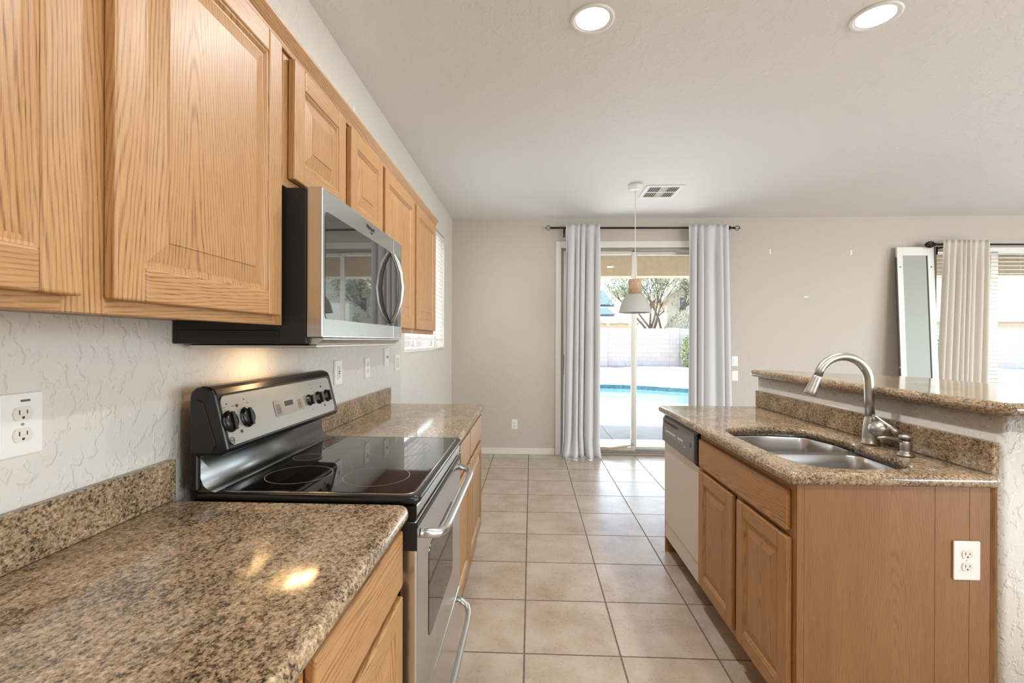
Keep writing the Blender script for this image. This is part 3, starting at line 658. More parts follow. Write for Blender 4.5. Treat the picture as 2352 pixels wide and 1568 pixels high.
# ------------------------------------------------------------------ island: cabinet, dishwasher, countertop, bar
XI = 0.850
isl = thing('sink_cabinet', 'oak island sink cabinet with false drawer, two doors and reddish end panel', 'cabinet', (1.14, 1.94, 0))
mb = MB()
for a in ((0.868, 1.455, 2.337, 2.355, 0.10, 0.873), (0.868, 1.440, 1.5225, 1.540, 0.10, 0.873), (0.868, 1.440, 1.540, 2.337, 0.10, 0.118), (1.440, 1.455, 1.5225, 2.337, 0.10, 0.873)): mb.box(*a, 2)
for a, b in ((1.5225, 1.556), (2.315, 2.355), (1.905, 1.945)): mb.box(0.850, 0.868, a, b, 0.10, 0.873, 0)
for a, b in ((0.10, 0.15), (0.69, 0.715), (0.84, 0.873)):
    for ya, yb in ((1.556, 1.905), (1.945, 2.315)): mb.box(0.850, 0.868, ya, yb, a, b, 1)
obj('body', mb, ['oak_v', 'oak_h', 'oak_dim'], isl, bevel=0.0012, seg=1)
obj('end_stile', MB().box(0.8505, 0.8725, 1.5155, 1.5222, 0.10, 0.873), 'oak_red', isl)
ep_ = obj('end_panel', MB().box(0.8735, 1.4560, 1.5160, 1.5222, 0.0015, 0.873), 'oak_red', isl)
mb = MB()
for x in (1.276, 1.381): mb.box(x, x + 0.002, 1.5152, 1.5165, 0.002, 0.8725)
obj('panel_seam', mb, 'oak_red', ep_)
obj('corner_trim', MB().prism([(1.4435, 1.5155, 0.0015), (1.4565, 1.5155, 0.0015), (1.4565, 1.508, 0.0015), (1.452, 1.509, 0.0015)], (0, 0, 0.87)), 'oak_red', isl)
drawer_front(isl, 1.545, 2.328, 0.712, 0.846, XI - 0.001, -1)
cab_door(isl, 1.537, 1.906, 0.132, 0.692, XI - 0.001, -1); cab_door(isl, 1.948, 2.328, 0.132, 0.692, XI - 0.001, -1)
obj('toe_kick', MB().box(0.925, 1.44, 1.540, 2.355, 0.001, 0.0985), 'oak_dim', isl)
tag(obj('island_end_panel', MB().box(0.852, 1.455, 2.958, 2.978, 0.001, 0.873), 'oak_v', bevel=0.001), 'thin oak panel closing the far end of the island beside the dishwasher', 'panel')

dw = thing('dishwasher', 'beige built-in dishwasher with grey control panel in the island', 'dishwasher', (1.14, 2.66, 0.1))
obj('tub', MB().box(0.872, 1.45, 2.360, 2.953, 0.10, 0.866), 'blackm', dw)
obj('door', MB().box(0.842, 0.871, 2.362, 2.951, 0.207, 0.698), 'dwhite', dw, bevel=0.004, seg=3)
obj('lower_panel', MB().box(0.848, 0.871, 2.362, 2.951, 0.102, 0.199), 'dwhite', dw, bevel=0.003)
obj('panel_side', MB().box(0.832, 0.871, 2.360, 2.392, 0.700, 0.856), 'blackm', dw, bevel=0.004)
mb = MB().prism([(0.871, 2.393, 0.700), (0.836, 2.393, 0.702), (0.826, 2.393, 0.712), (0.829, 2.393, 0.846), (0.836, 2.393, 0.856), (0.871, 2.393, 0.856)], (0, 0.557, 0)); cpn = obj('control_panel', mb, 'dgrey', dw, bevel=0.002)
obj('panel_top', MB().box(0.838, 0.871, 2.360, 2.951, 0.857, 0.865), 'black', dw)
mb = MB()
xf_ = lambda z: 0.826 + 0.003 * (z - 0.712) / 0.134 - 0.0004
for k in range(7): y = 2.86 - 0.026 * k; z = 0.782; mb.box(xf_(z) - 0.0004, xf_(z) + 0.001, y - 0.008, y + 0.008, z - 0.006, z + 0.006)
for k in range(4): y = 2.645 - 0.024 * k; z = 0.782; mb.box(xf_(z) - 0.0004, xf_(z) + 0.001, y - 0.007, y + 0.007, z - 0.007, z + 0.007)
for k in range(14): y = 2.87 - 0.026 * k; z = 0.765; mb.box(xf_(z) - 0.0004, xf_(z) + 0.001, y - 0.005, y + 0.005, z - 0.0012, z + 0.0012)
mb.box(xf_(0.758) - 0.0004, xf_(0.758) + 0.001, 2.52, 2.54, 0.756, 0.760)
for k in range(6): z = 0.80 - 0.006 * k; mb.box(xf_(z) - 0.0004, xf_(z) + 0.001, 2.882, 2.896, z - 0.001, z + 0.001)
obj('button_marks', mb, 'white', cpn)
mb = MB().box(0.8262, 0.829, 2.66, 2.90, 0.826, 0.838); obj('latch_slot', mb, 'slot', cpn)
mb = MB().lathe([(0.012, 0), (0.012, 0.0015), (0.007, 0.002)], (xf_(0.79), 2.44, 0.79), (-1, 0, 0), 20); obj('round_badge', mb, 'ink', cpn)

ci = thing('countertop', 'brown granite island countertop with the sink cut-out', 'countertop', (1.13, 2.25, 0.875), 'granite countertops')
sink_cut = [(0.903, 2.205), (0.94, 2.251), (1.01, 2.276), (1.1, 2.286), (1.186, 2.283), (1.275, 2.259), (1.322, 2.181), (1.338, 2.079), (1.336, 1.985), (1.320, 1.941), (1.316, 1.829), (1.303, 1.715), (1.300, 1.650), (1.281, 1.598), (1.243, 1.568), (1.182, 1.552), (1.088, 1.544), (1.006, 1.551), (0.935, 1.577), (0.9, 1.647), (0.890, 1.759), (0.888, 1.864), (0.886, 2.001), (0.888, 2.108)]
def smooth_loop(pts, it=2):
    for _ in range(it):
        q = []
        for i in range(len(pts)):
            a, b = pts[i], pts[(i + 1) % len(pts)]
            q += [(a[0] * .75 + b[0] * .25, a[1] * .75 + b[1] * .25), (a[0] * .25 + b[0] * .75, a[1] * .25 + b[1] * .75)]
        pts = q
    return pts
cut = smooth_loop(sink_cut)
slab('slab', round_poly([(0.812, 1.487), (1.456, 1.487), (1.456, 3.030), (0.812, 3.030)], [0.022, 0.02, 0.004, 0.045]), 0.874, 0.914, 'granite', ci, r=0.018, holes=[cut])
obj('backsplash', MB().box(1.434, 1.4565, 1.500, 3.025, 0.9145, 1.016), 'granite', ci, bevel=0.0035)
# double bowl sink under the stone
sk = thing('sink', 'double bowl stainless steel sink set under the island granite', 'sink', (1.11, 1.92, 0.68))
area_ = sum(cut[i][0] * cut[(i + 1) % len(cut)][1] - cut[(i + 1) % len(cut)][0] * cut[i][1] for i in range(len(cut)))
if area_ < 0: cut = cut[::-1]
bowl_far = round_poly([(0.898, 1.958), (1.325, 1.958), (1.330, 2.10), (1.290, 2.245), (1.10, 2.283), (0.94, 2.255), (0.898, 2.19)], [0.05, 0.06, 0.12, 0.06, 0.3, 0.05, 0.05])
bowl_near = round_poly([(0.985, 1.553), (1.19, 1.553), (1.290, 1.61), (1.308, 1.76), (1.312, 1.912), (0.900, 1.912), (0.905, 1.64)], [0.12, 0.12, 0.06, 0.3, 0.06, 0.05, 0.08])
bm = bmesh.new(); fill([offset(cut, -0.018), bowl_far, bowl_near], 0.8725, bm)
me = bpy.data.meshes.new('rim'); bm.to_mesh(me); bm.free(); link('rim', me, 'sink', sk)
for nm, bl, zb in (('bowl', bowl_far, 0.682), ('bowl', bowl_near, 0.712)):
    lay = [(0.0, 0.8725), (0.003, 0.868), (0.008, 0.80), (0.014, zb + 0.03), (0.022, zb + 0.012), (0.036, zb + 0.003), (0.055, zb)]
    mb = MB(); mb.rings([[(x, y, z) for x, y in offset(bl, d)] for d, z in lay], 0, True, True, False, True)
    bo = obj(nm, mb, 'sink', sk)
    cxb = sum(p[0] for p in bl) / len(bl); cyb = sum(p[1] for p in bl) / len(bl)
    obj('drain', MB().lathe([(0.046, 0.0), (0.046, 0.002), (0.036, 0.003), (0.030, 0.0012), (0.004, 0.0012)], (cxb, cyb, zb + 0.0003), (0, 0, 1), 28), 'chrome', bo)

fc = thing('faucet', 'brushed nickel pull-down gooseneck faucet behind the island sink', 'faucet', (1.372, 1.930, 0.914))
obj('base', MB().lathe([(0.0315, 0.0006), (0.0315, 0.008), (0.029, 0.011), (0.028, 0.03), (0.0265, 0.06), (0.024, 0.085), (0.021, 0.105), (0.0185, 0.115)], (1.372, 1.930, 0.914), (0, 0, 1), 36), 'nickel', fc)
pa = [(1.369, 1.930, 1.028), (1.366, 1.930, 1.10), (1.364, 1.930, 1.165)] + [(1.262 + 0.102 * math.cos(a), 1.930, 1.166 + 0.102 * math.sin(a)) for a in [math.radians(12 + 11.8 * k) for k in range(14)]]
obj('spout', MB().tube(pa, 0.0165, 20), 'nickel', fc)
e0 = Vector(pa[-1]); dirn = (e0 - Vector(pa[-2])).normalized()
dirn = (dirn + Vector((-0.12, 0, -0.2))).normalized()
sh = obj('spray_head', MB().lathe([(0.0150, 0.0), (0.0172, 0.003), (0.0178, 0.010), (0.0190, 0.035), (0.0220, 0.068), (0.0228, 0.078), (0.0215, 0.081), (0.015, 0.081)], e0 + dirn * 0.003, dirn, 28), 'nickel', fc)
bc = e0 + dirn * 0.035; sd = dirn.cross(Vector((0, 1, 0))).normalized()
if sd.x < 0: sd = -sd
obj('spray_button', MB().lathe([(0.007, 0.016), (0.007, 0.0225), (0.005, 0.0245)], bc, sd, 16), 'slot', sh)
hub = [Vector((1.372, 1.912, 0.978)), Vector((1.369, 1.893, 0.984)), Vector((1.366, 1.872, 0.986)), Vector((1.364, 1.852, 0.982)), Vector((1.363, 1.838, 0.977))]
obj('handle_hub', MB().tube(hub, [0.024, 0.030, 0.031, 0.026, 0.012], 20), 'nickel', fc)
lv = [Vector((1.362, 1.902, 1.036)), Vector((1.366, 1.888, 1.030)), Vector((1.374, 1.866, 1.014)), Vector((1.383, 1.846, 0.998)), Vector((1.392, 1.828, 0.984)), Vector((1.397, 1.818, 0.980))]
obj('lever', MB().tube(lv, [0.006, 0.005, 0.007, 0.011, 0.013, 0.006], 14), 'nickel', fc)
obj('lever_post', MB().tube([(1.364, 1.897, 1.000), (1.362, 1.901, 1.038)], 0.006, 12), 'nickel', fc)
so = thing('soap_dispenser', 'small nickel soap dispenser on the granite right of the faucet', 'dispenser', (1.362, 1.741, 0.914))
obj('base', MB().lathe([(0.0265, 0.0006), (0.0265, 0.004), (0.021, 0.012), (0.0165, 0.016), (0.0175, 0.022), (0.0185, 0.040), (0.0165, 0.052), (0.0135, 0.056)], (1.362, 1.741, 0.914), (0, 0, 1), 28), 'nickel', so)
obj('pump_head', MB().lathe([(0.0125, 0.0565), (0.014, 0.062), (0.021, 0.066), (0.0215, 0.070), (0.017, 0.075), (0.006, 0.077)], (1.362, 1.741, 0.914), (0, 0, 1), 28), 'nickel', so)
obj('spout', MB().tube([(1.352, 1.741, 0.966), (1.325, 1.741, 0.975), (1.290, 1.741, 0.980), (1.262, 1.741, 0.977)], [0.006, 0.0055, 0.005, 0.0045], 12), 'nickel', so)

br = slab('bar_counter', round_poly([(1.402, 1.422), (2.02, 1.422), (2.02, 2.50), (1.80, 2.72), (1.52, 3.045), (1.402, 3.045)], [0.03, 0.03, 0.2, 0.25, 0.06, 0.03]), 1.1055, 1.1465, 'granite', r=0.018)
tag(br, 'raised brown granite bar top on the half wall behind the island', 'bar top')

# ------------------------------------------------------------------ wall plates
def frame_of(side):
    return {'+x': (Vector((0, 1, 0)), Vector((0, 0, 1)), Vector((1, 0, 0))), '-y': (Vector((1, 0, 0)), Vector((0, 0, 1)), Vector((0, -1, 0)))}[side]
def pshape(mb, c, fr, pts, d0, d1, m=0):
    r, u, n = fr; mb.prism([c + r * a + u * b + n * d0 for a, b in pts], n * (d1 - d0), m); return mb
def wall_plate(name, label, cat, c, side, kind, w_=0.070, h_=0.114, t_=0.006):
    fr = frame_of(side); c = Vector(c); t = thing(name, label, cat, c)
    obj('plate', pshape(MB(), c, fr, rrect(w_, h_, 0.004), 0.0006, t_), 'white' if kind != 'ivory' else 'ivory', t, bevel=0.0015)
    D = t_
    if kind in ('duplex', 'ivory'):
        for s in (0.0195, -0.0195):
            q = c + fr[1] * s
            sh_ = [(0.0165 * math.cos(a), max(-0.0125, min(0.0125, 0.0175 * math.sin(a)))) for a in [2 * PI * k / 32 for k in range(32)]]
            rc = obj('receptacle', pshape(MB(), q, fr, sh_, D + 0.0002, D + 0.0022), 'ivory', t)
            mb = MB()
            for a0, hh in ((-0.0065, 0.0085), (0.0065, 0.007)): pshape(mb, q + fr[0] * a0 + fr[1] * 0.003, fr, rrect(0.0018, hh, 0.0006, 2), D + 0.0022, D + 0.0026)
            pshape(mb, q - fr[1] * 0.007, fr, rrect(0.0046, 0.0046, 0.002, 4), D + 0.0022, D + 0.0026)
            obj('slots', mb, 'slot', rc)
        obj('screw', pshape(MB(), c, fr, rrect(0.005, 0.005, 0.0024, 4), D + 0.0002, D + 0.0012), 'alu', t)
    elif kind == 'gfci':
        rc = obj('receptacle', pshape(MB(), c, fr, rrect(0.033, 0.067, 0.003), D + 0.0002, D + 0.003), 'ivory', t, bevel=0.001)
        mb = MB()
        for s in (0.021, -0.021):
            for a0 in (-0.0065, 0.0065): pshape(mb, c + fr[0] * a0 + fr[1] * s, fr, rrect(0.0018, 0.008, 0.0006, 2), D + 0.003, D + 0.0034)
            pshape(mb, c + fr[1] * (s - 0.009 * (1 if s > 0 else -1)), fr, rrect(0.004, 0.004, 0.0018, 4), D + 0.003, D + 0.0034)
        obj('slots', mb, 'slot', rc)
        for s in (0.0045, -0.0045): obj('test_button', pshape(MB(), c + fr[1] * s, fr, rrect(0.014, 0.006, 0.001, 3), D + 0.0031, D + 0.0045), 'ink', rc)
    elif kind == 'jack':
        obj('jack', pshape(MB(), c, fr, rrect(0.014, 0.014, 0.006), D + 0.0002, D + 0.007), 'alu_d', t)
        for s in (0.045, -0.045): obj('screw', pshape(MB(), c + fr[1] * s, fr, rrect(0.006, 0.006, 0.0028, 4), D + 0.0002, D + 0.001), 'slot', t)
    elif kind == 'rockers':
        for a0 in (-0.023, 0.023):
            rk = obj('rocker', pshape(MB(), c + fr[0] * a0, fr, rrect(0.032, 0.066, 0.002), D + 0.0002, D + 0.004), 'ivory', t, bevel=0.0012)
    elif kind == 'rocker':
        obj('rocker', pshape(MB(), c, fr, rrect(0.032, 0.066, 0.002), D + 0.0002, D + 0.004), 'white', t, bevel=0.0012)
    elif kind == 'blank':
        for s in (0.042, -0.042): obj('screw', pshape(MB(), c + fr[1] * s, fr, rrect(0.005, 0.005, 0.0024, 4), D + 0.0002, D + 0.001), 'alu', t)
    return t
t = wall_plate('wall_outlet', 'white double outlet above the foreground granite backsplash', 'outlet', (XW, 0.809, 1.171), '+x', 'duplex', 0.072, 0.114)
obj('brown_smudge', MB().box(XW + 0.0061, XW + 0.0068, 0.806, 0.822, 1.212, 1.216), 'ink', t)
wall_plate('wall_outlet', 'safety outlet with test buttons just above the far backsplash beside the range panel', 'outlet', (XW, 2.192, 1.171), '+x', 'gfci', 0.078, 0.116, 0.011)
wall_plate('wall_outlet', 'white double outlet under the tall oak wall cabinet', 'outlet', (XW, 2.597, 1.172), '+x', 'duplex', 0.074, 0.112, 0.008)
wall_plate('cable_plate', 'higher wall plate with one small jack, near the side window', 'wall plate', (XW, 2.935, 1.220), '+x', 'jack', 0.078, 0.112, 0.012)
wall_plate('light_switch', 'double rocker switch plate left of the side window corner', 'switch', (XW, 3.190, 1.172), '+x', 'rockers', 0.118, 0.110, 0.007)
wall_plate('light_switch', 'upper wall plate with one rocker, right of the grey curtain', 'switch', (2.331, YB, 1.101), '-y', 'rocker')
wall_plate('blank_plate', 'lower plain white wall plate right of the grey curtain', 'wall plate', (2.334, YB, 0.934), '-y', 'blank')
wall_plate('wall_outlet', 'low white outlet on the back wall left of the sliding door', 'outlet', (-0.192, YB, 0.350), '-y', 'duplex')
wall_plate('wall_outlet', 'white outlet on the reddish oak end of the island', 'outlet', (1.369, 1.5160, 0.642), '-y', 'duplex', 0.080, 0.122)
def strip(label, c, side, w_, h_):
    fr = frame_of(side); o = obj('adhesive_strip', pshape(MB(), Vector(c), fr, rrect(w_, h_, 0.003), 0.0006, 0.003), 'white'); tag(o, label, 'adhesive strip', 'leftover hook strips on the walls')
strip('upright white adhesive strip high on the wall, nearer the grey curtain', (2.723, YB, 2.355), '-y', 0.018, 0.055)
strip('upright white adhesive strip high on the wall, nearer the leaning panel', (3.622, YB, 2.337), '-y', 0.018, 0.055)
strip('sideways white adhesive strip in the middle of the back wall', (3.129, YB, 1.837), '-y', 0.052, 0.013)
strip('white adhesive strip on the left wall above the oak crown moulding', (XW, 2.392, 2.530), '+x', 0.020, 0.05)

# ------------------------------------------------------------------ ceiling fittings
def can_light(x, y, label):
    t = thing('recessed_light', label, 'ceiling light', (x, y, ZC), 'recessed ceiling lights')
    obj('trim_ring', MB().lathe([(0.096, -0.0006), (0.097, -0.004), (0.090, -0.008), (0.078, -0.006), (0.074, 0.0), (0.074, -0.0006)], (x, y, ZC), (0, 0, 1), 40, 0, False, False), 'white', t)
    rf = obj('reflector', MB().lathe([(0.0735, -0.002), (0.070, 0.05), (0.062, 0.11)], (x, y, ZC), (0, 0, 1), 36, 0, False, True), 'can', t)
    obj('bulb', MB().lathe([(0.002, 0.05), (0.022, 0.053), (0.036, 0.066), (0.040, 0.082), (0.030, 0.105)], (x, y, ZC), (0, 0, 1), 28), 'bulb', t)
    d = bpy.data.lights.new('can_beam', 'AREA'); d.shape = 'DISK'; d.size = 0.12; d.energy = 15; d.color = (0.98, 0.99, 1)
    o = bpy.data.objects.new('can_beam', d); COL.objects.link(o); o.location = (x, y, ZC - 0.012)
can_light(*CANS[0], 'lit recessed ceiling light nearer the left wall')
can_light(*CANS[1], 'lit recessed ceiling light above the island bar, nearer the right edge')
can_light(*CANS[2], 'added unseen recessed ceiling light over the aisle behind the camera')  # this and the next are extra fittings, added as fill light
can_light(*CANS[3], 'added unseen recessed ceiling light behind the camera on the bar side')
vt = thing('ceiling_vent', 'white ceiling air vent with louvers and centre damper, right of the pendant', 'vent', (1.22, 4.44, ZC))
VX0, VX1, VY0, VY1, VZ = 1.048, 1.392, 4.265, 4.630, ZC - 0.0095
mb = MB()
for a in ((VX0, VX1, VY0, VY0 + 0.035), (VX0, VX1, VY1 - 0.035, VY1), (VX0, VX0 + 0.035, VY0 + 0.035, VY1 - 0.035), (VX1 - 0.035, VX1, VY0 + 0.035, VY1 - 0.035), (VX0 + 0.035, VX1 - 0.035, 4.438, 4.456)): mb.box(a[0], a[1], a[2], a[3], VZ, ZC - 0.0008)
obj('frame', mb, 'white', vt, bevel=0.002)
obj('dark_backing', MB().box(VX0 + 0.034, VX1 - 0.034, VY0 + 0.034, VY1 - 0.034, ZC - 0.0022, ZC - 0.0010), 'slot', vt)  # flat dark plate painted in for the shade behind the louvers
mb = MB()
for k in range(5):
    for x, s in ((VX0 + 0.046 + 0.020 * k, 1), (VX1 - 0.046 - 0.020 * k, -1)): mb.prism([(x - 0.0055, VY0 + 0.036, VZ + 0.0015), (x - 0.0015, VY0 + 0.036, ZC - 0.0035), (x + 0.0015, VY0 + 0.036, ZC - 0.0035), (x - 0.0025, VY0 + 0.036, VZ + 0.0015)], (0, 0.293, 0))
obj('louvers', mb, 'white', vt)
obj('damper', MB().box(1.185, 1.255, VY0 + 0.037, VY1 - 0.037, VZ + 0.001, ZC - 0.003), 'alu_d', vt)

pd = thing('pendant_lamp', 'pendant lamp with white bell shade and pale wood cap before the sliding door', 'lamp', (0.942, 4.258, 1.585))
obj('canopy', MB().lathe([(0.010, -0.050), (0.052, -0.047), (0.060, -0.042), (0.064, -0.020), (0.064, -0.0008)], (0.942, 4.258, ZC), (0, 0, 1), 36), 'white', pd)
obj('cord', MB().tube([(0.942, 4.258, ZC - 0.045), (0.942, 4.258, 1.887)], 0.0034, 8), 'white', pd)
obj('wood_cap', MB().lathe([(0.02, 1.888), (0.056, 1.886), (0.058, 1.883), (0.058, 1.758), (0.02, 1.757)], (0.942, 4.258, 0), (0, 0, 1), 40), 'lampwood', pd)
sp_ = [(0.058, 1.756), (0.068, 1.750), (0.090, 1.728), (0.113, 1.690), (0.129, 1.650), (0.139, 1.612), (0.144, 1.592), (0.147, 1.586), (0.147, 1.584), (0.142, 1.588), (0.136, 1.612), (0.126, 1.650), (0.110, 1.688), (0.088, 1.724), (0.062, 1.748), (0.01, 1.750)]
obj('shade', MB().lathe([(r, z) for r, z in sp_], (0.942, 4.258, 0), (0, 0, 1), 48, 0, True, True), 'shade', pd)
obj('bulb', MB().lathe([(0.002, 1.635), (0.02, 1.64), (0.03, 1.66), (0.028, 1.69), (0.014, 1.72), (0.013, 1.748)], (0.942, 4.258, 0), (0, 0, 1), 24), 'white', pd)

# ------------------------------------------------------------------ curtains and rods
def curtain(name, label, x0, x1, xb0, xb1, yc, z0, z1, folds, amp, mat, seed, puddle=0.0, group=None):
    rnd = random.Random(seed); nu, nv = folds * 14, 54; mb = MB(); rows = []
    ph = [rnd.uniform(-0.5, 0.5) for _ in range(folds + 2)]; am = [rnd.uniform(0.65, 1.25) for _ in range(folds + 2)]
    for j in range(nv + 1):
        t = j / nv; row = []
        for i in range(nu + 1):
            s = i / nu; k = s * folds + 0.30 * math.sin(2 * PI * s * 1.3 + seed) * math.sin(PI * s); b = int(max(0, min(k, folds - 1))); fr = k - b
            A = am[b] * (1 - fr) + am[b + 1] * fr; P = ph[b] * (1 - fr) + ph[b + 1] * fr
            drop = min(1, t * 7)
            env = 0.55 + 0.45 * drop + 0.25 * t
            y = yc - 0.040 + amp * A * env * math.sin(2 * PI * k + P * t * 1.6) + amp * 0.35 * math.sin(2 * PI * k * 0.5 + seed + 1.5 * t) * drop
            x = (x0 + (x1 - x0) * s) * (1 - t) + (xb0 + (xb1 - xb0) * s) * t + amp * 0.55 * drop * math.cos(2 * PI * k + P * t) * A * 0.5
            z = z1 + (z0 - z1) * t + 0.004 * math.sin(2 * PI * k * 2)* (1 - drop)
            if puddle and t > 0.90:
                q = (t - 0.90) / 0.10
                y -= puddle * q * q * (0.7 + 0.5 * math.sin(3.1 * s * folds + seed)); x += (s - 0.5) * 0.06 * q * q + 0.02 * q * math.sin(9 * s + seed)
                z = z0 + (z - z0) * (1 - 0.25 * q) + 0.016 * q * (1 + math.sin(2 * PI * k + 1.3)) * 0.5 * s * (1 - s) * 4 + 0.003
            row.append((x, y, z))
        rows.append(row)
    mb.rings(rows, 0, True, False)
    o = obj(name, mb, mat); m_ = o.modifiers.new('cloth', 'SOLIDIFY'); m_.thickness = 0.003; m_.offset = 0
    return tag(o, label, 'curtain', group)
def rod(label, x0, x1, y, z, brackets, finial_l, finial_r, style):
    t = thing('curtain_rod', label, 'curtain rod', ((x0 + x1) / 2, y, z), 'curtain rods')
    obj('pole', MB().tube([(x0, y, z), (x1, y, z - 0.012)], 0.0105, 14), 'rod', t)
    def fin(x, s, zz):
        mb = MB(); mb.lathe([(0.012, 0), (0.015, 0.006), (0.010, 0.014), (0.008, 0.02)], (x, y, zz), (s, 0, 0), 16)
        L = 0.055 if style == 'cage' else 0.10; R = 0.027 if style == 'cage' else 0.032
        n = 7 if style == 'cage' else 9
        for k in range(n):
            a0 = 2 * PI * k / n; pts = []
            for q in range(11):
                u = q / 10; r = R * math.sin(PI * u) ** 0.75 + 0.002; a = a0 + (0 if style == 'cage' else 2.4 * u)
                pts.append((x + s * (0.016 + L * u), y + r * math.cos(a), zz + r * math.sin(a)))
            mb.tube(pts, 0.0018 if style == 'cage' else 0.005, 6)
        mb.lathe([(0.005, 0), (0.005, 0.008), (0.001, 0.011)], (x + s * (0.016 + L), y, zz), (s, 0, 0), 10)
        obj('finial', mb, 'rod', t)
    if finial_l: fin(x0, -1, z)
    if finial_r: fin(x1, 1, z - 0.012)
    for x in brackets:
        mb = MB(); zz = z - 0.006; mb.box(x - 0.008, x + 0.008, YB - 0.004, YB - 0.0008, zz - 0.085, zz + 0.025); mb.box(x - 0.006, x + 0.006, y - 0.004, YB - 0.004, zz - 0.024, zz - 0.014)
        mb.lathe([(0.0115, -0.005), (0.0150, -0.005), (0.0150, 0.005), (0.0115, 0.005)], (x, y, zz), (1, 0, 0), 18, 0, False, False); obj('bracket', mb, 'rod', t)
    return t
YR = 5.330
rod('dark bronze curtain rod with wire cage ends above the sliding door', 0.235, 2.275, YR, 2.621, [0.377, 2.235], True, True, 'cage')
GC = 'pale grey curtains of the sliding door'
curtain('curtain', 'pale grey curtain left of the sliding door, pooling on the tile floor', 0.392, 0.774, 0.352, 0.770, YR, 0.003, 2.648, 5, 0.030, 'fab', 3, 0.055, GC)
curtain('curtain', 'pale grey curtain right of the sliding door, its foot hidden by the island', 1.766, 2.206, 1.757, 2.262, YR, 0.003, 2.634, 5, 0.032, 'fab', 11, 0.0, GC)
rod('black curtain rod with twisted leaf end above the back window', 4.46, 6.72, 5.300, 2.404, [4.56, 6.60], True, True, 'twist')
curtain('curtain', 'cream pleated curtain between the leaning panel and the slat blind', 4.505, 4.985, 4.405, 4.950, 5.300, 0.06, 2.440, 8, 0.024, 'fab2', 21, 0.0)

# ------------------------------------------------------------------ leaning pet-door panel
def PP(a, b, d=0.0):
    """a across 0..1, b height in metres; the panel leans back against the wall and a little sideways"""
    q = b / 2.385; y = 5.15 + (5.365 - 5.15) * q; x0 = 4.000 + (4.072 - 4.000) * q
    return Vector((x0 + 0.395 * a, y - d, b))
pp = thing('screen_panel', 'tall white framed glass panel leaning on the back wall beside the cream curtain', 'panel', (4.2, 5.2, 0))
def pbox(mb, a0, a1, b0, b1, d0, d1, m=0):
    mb.prism([PP(a0, b0, d0), PP(a1, b0, d0), PP(a1, b1, d0), PP(a0, b1, d0)], (0, -(d1 - d0), 0), m); return mb
mb = MB(); pbox(mb, 0.0, 0.15, 0.004, 2.385, 0, 0.022); pbox(mb, 0.83, 1.0, 0.004, 2.385, 0, 0.022); pbox(mb, 0.15, 0.83, 2.29, 2.385, 0, 0.022); pbox(mb, 0.15, 0.83, 0.004, 0.62, 0, 0.022); obj('frame', mb, 'white', pp, bevel=0.002)
obj('pane', pbox(MB(), 0.151, 0.829, 0.621, 2.289, 0.008, 0.013), 'frost', pp)
mb = MB(); pbox(mb, -0.032, -0.002, 1.06, 2.27, 0.003, 0.012); pbox(mb, -0.032, -0.002, 0.30, 1.04, 0.003, 0.012); pbox(mb, 0.805, 0.828, 0.622, 2.288, 0.0135, 0.0155); obj('black_seal', mb, 'slot', pp)
for a in (0.075, 0.915): obj('screw', MB().lathe([(0.009, 0), (0.009, 0.003), (0.004, 0.004)], PP(a, 2.16, 0.022), (0, -1, 0), 14), 'alu_d', pp)

# ------------------------------------------------------------------ outside
def out(o, label, cat, kind=None, group=None): return tag(o, label, cat, group, kind)
out(obj('patio', MB().box(-3.0, 14.0, YB + 0.17, 7.62, -0.16, -0.03), 'patio'), 'grey concrete patio outside the sliding door', 'patio', 'structure')
mb = MB()
for k in range(4): mb.box(0.32 + 2.4 * k - 1.6, 0.332 + 2.4 * k - 1.6, YB + 0.18, 7.6, -0.0302, -0.0290)
out(obj('patio_joint', mb, 'ink'), 'dark control joints in the grey patio concrete', 'joint', 'structure')
out(obj('paver_border', MB().box(-3.0, 14.0, 7.63, 7.93, -0.16, -0.045), 'paver'), 'pale paver strip at the outer edge of the patio', 'pavers', 'structure')
# pool deck with a curved pool
cp = lambda t_: (-6 + 26 * t_, 11.45 - 1.9 * (t_ - 0.1) * 3.2 * math.exp(-((t_ - 0.42) / 0.22) ** 2) )
near = [(-2.0, 11.6), (0.0, 11.6), (1.6, 11.25), (2.45, 10.7), (3.4, 10.15), (4.6, 9.9), (6.0, 10.2), (7.5, 11.0)]
far = [(8.2, 12.3), (7.0, 13.2), (5.6, 13.5), (4.4, 13.75), (3.4, 14.6), (2.2, 14.9), (0.6, 14.6), (-1.4, 13.8)]
pool = smooth_loop(near + far, 2)
bm = bmesh.new(); fill([[(-20, 7.94), (30, 7.94), (30, 15.3), (-20, 15.3)], pool], -0.05, bm)
me = bpy.data.meshes.new('pool_deck'); bm.to_mesh(me); bm.free(); out(link('pool_deck', me, 'deck'), 'cream sunlit deck around the pool', 'deck', 'structure')
mb = MB(); mb.rings([[(x, y, z) for x, y in pool] for z in (-0.051, -1.2)], 0, True); b = len(mb.v); mb.v += [(x, y, -1.2) for x, y in pool]; mb.face(range(b, b + len(pool)))
out(obj('pool_shell', mb, 'pooltile'), 'teal tiled shell of the curved pool', 'pool', 'structure')
bm = bmesh.new(); fill([offset(pool, 0.004)], -0.17, bm); me = bpy.data.meshes.new('pool_water'); bm.to_mesh(me); bm.free(); out(link('pool_water', me, 'water'), 'pale turquoise water of the curved pool', 'water', 'structure')
mb = MB(); mb.rings([[(x, y, z) for x, y in offset(pool, d)] for d, z in ((-0.12, -0.048), (-0.12, -0.035), (0.03, -0.035), (0.03, -0.06))], 0, False); out(obj('pool_coping', mb, 'fascia'), 'pale coping edge around the curved pool', 'coping', 'structure')
mb = MB(); g = []
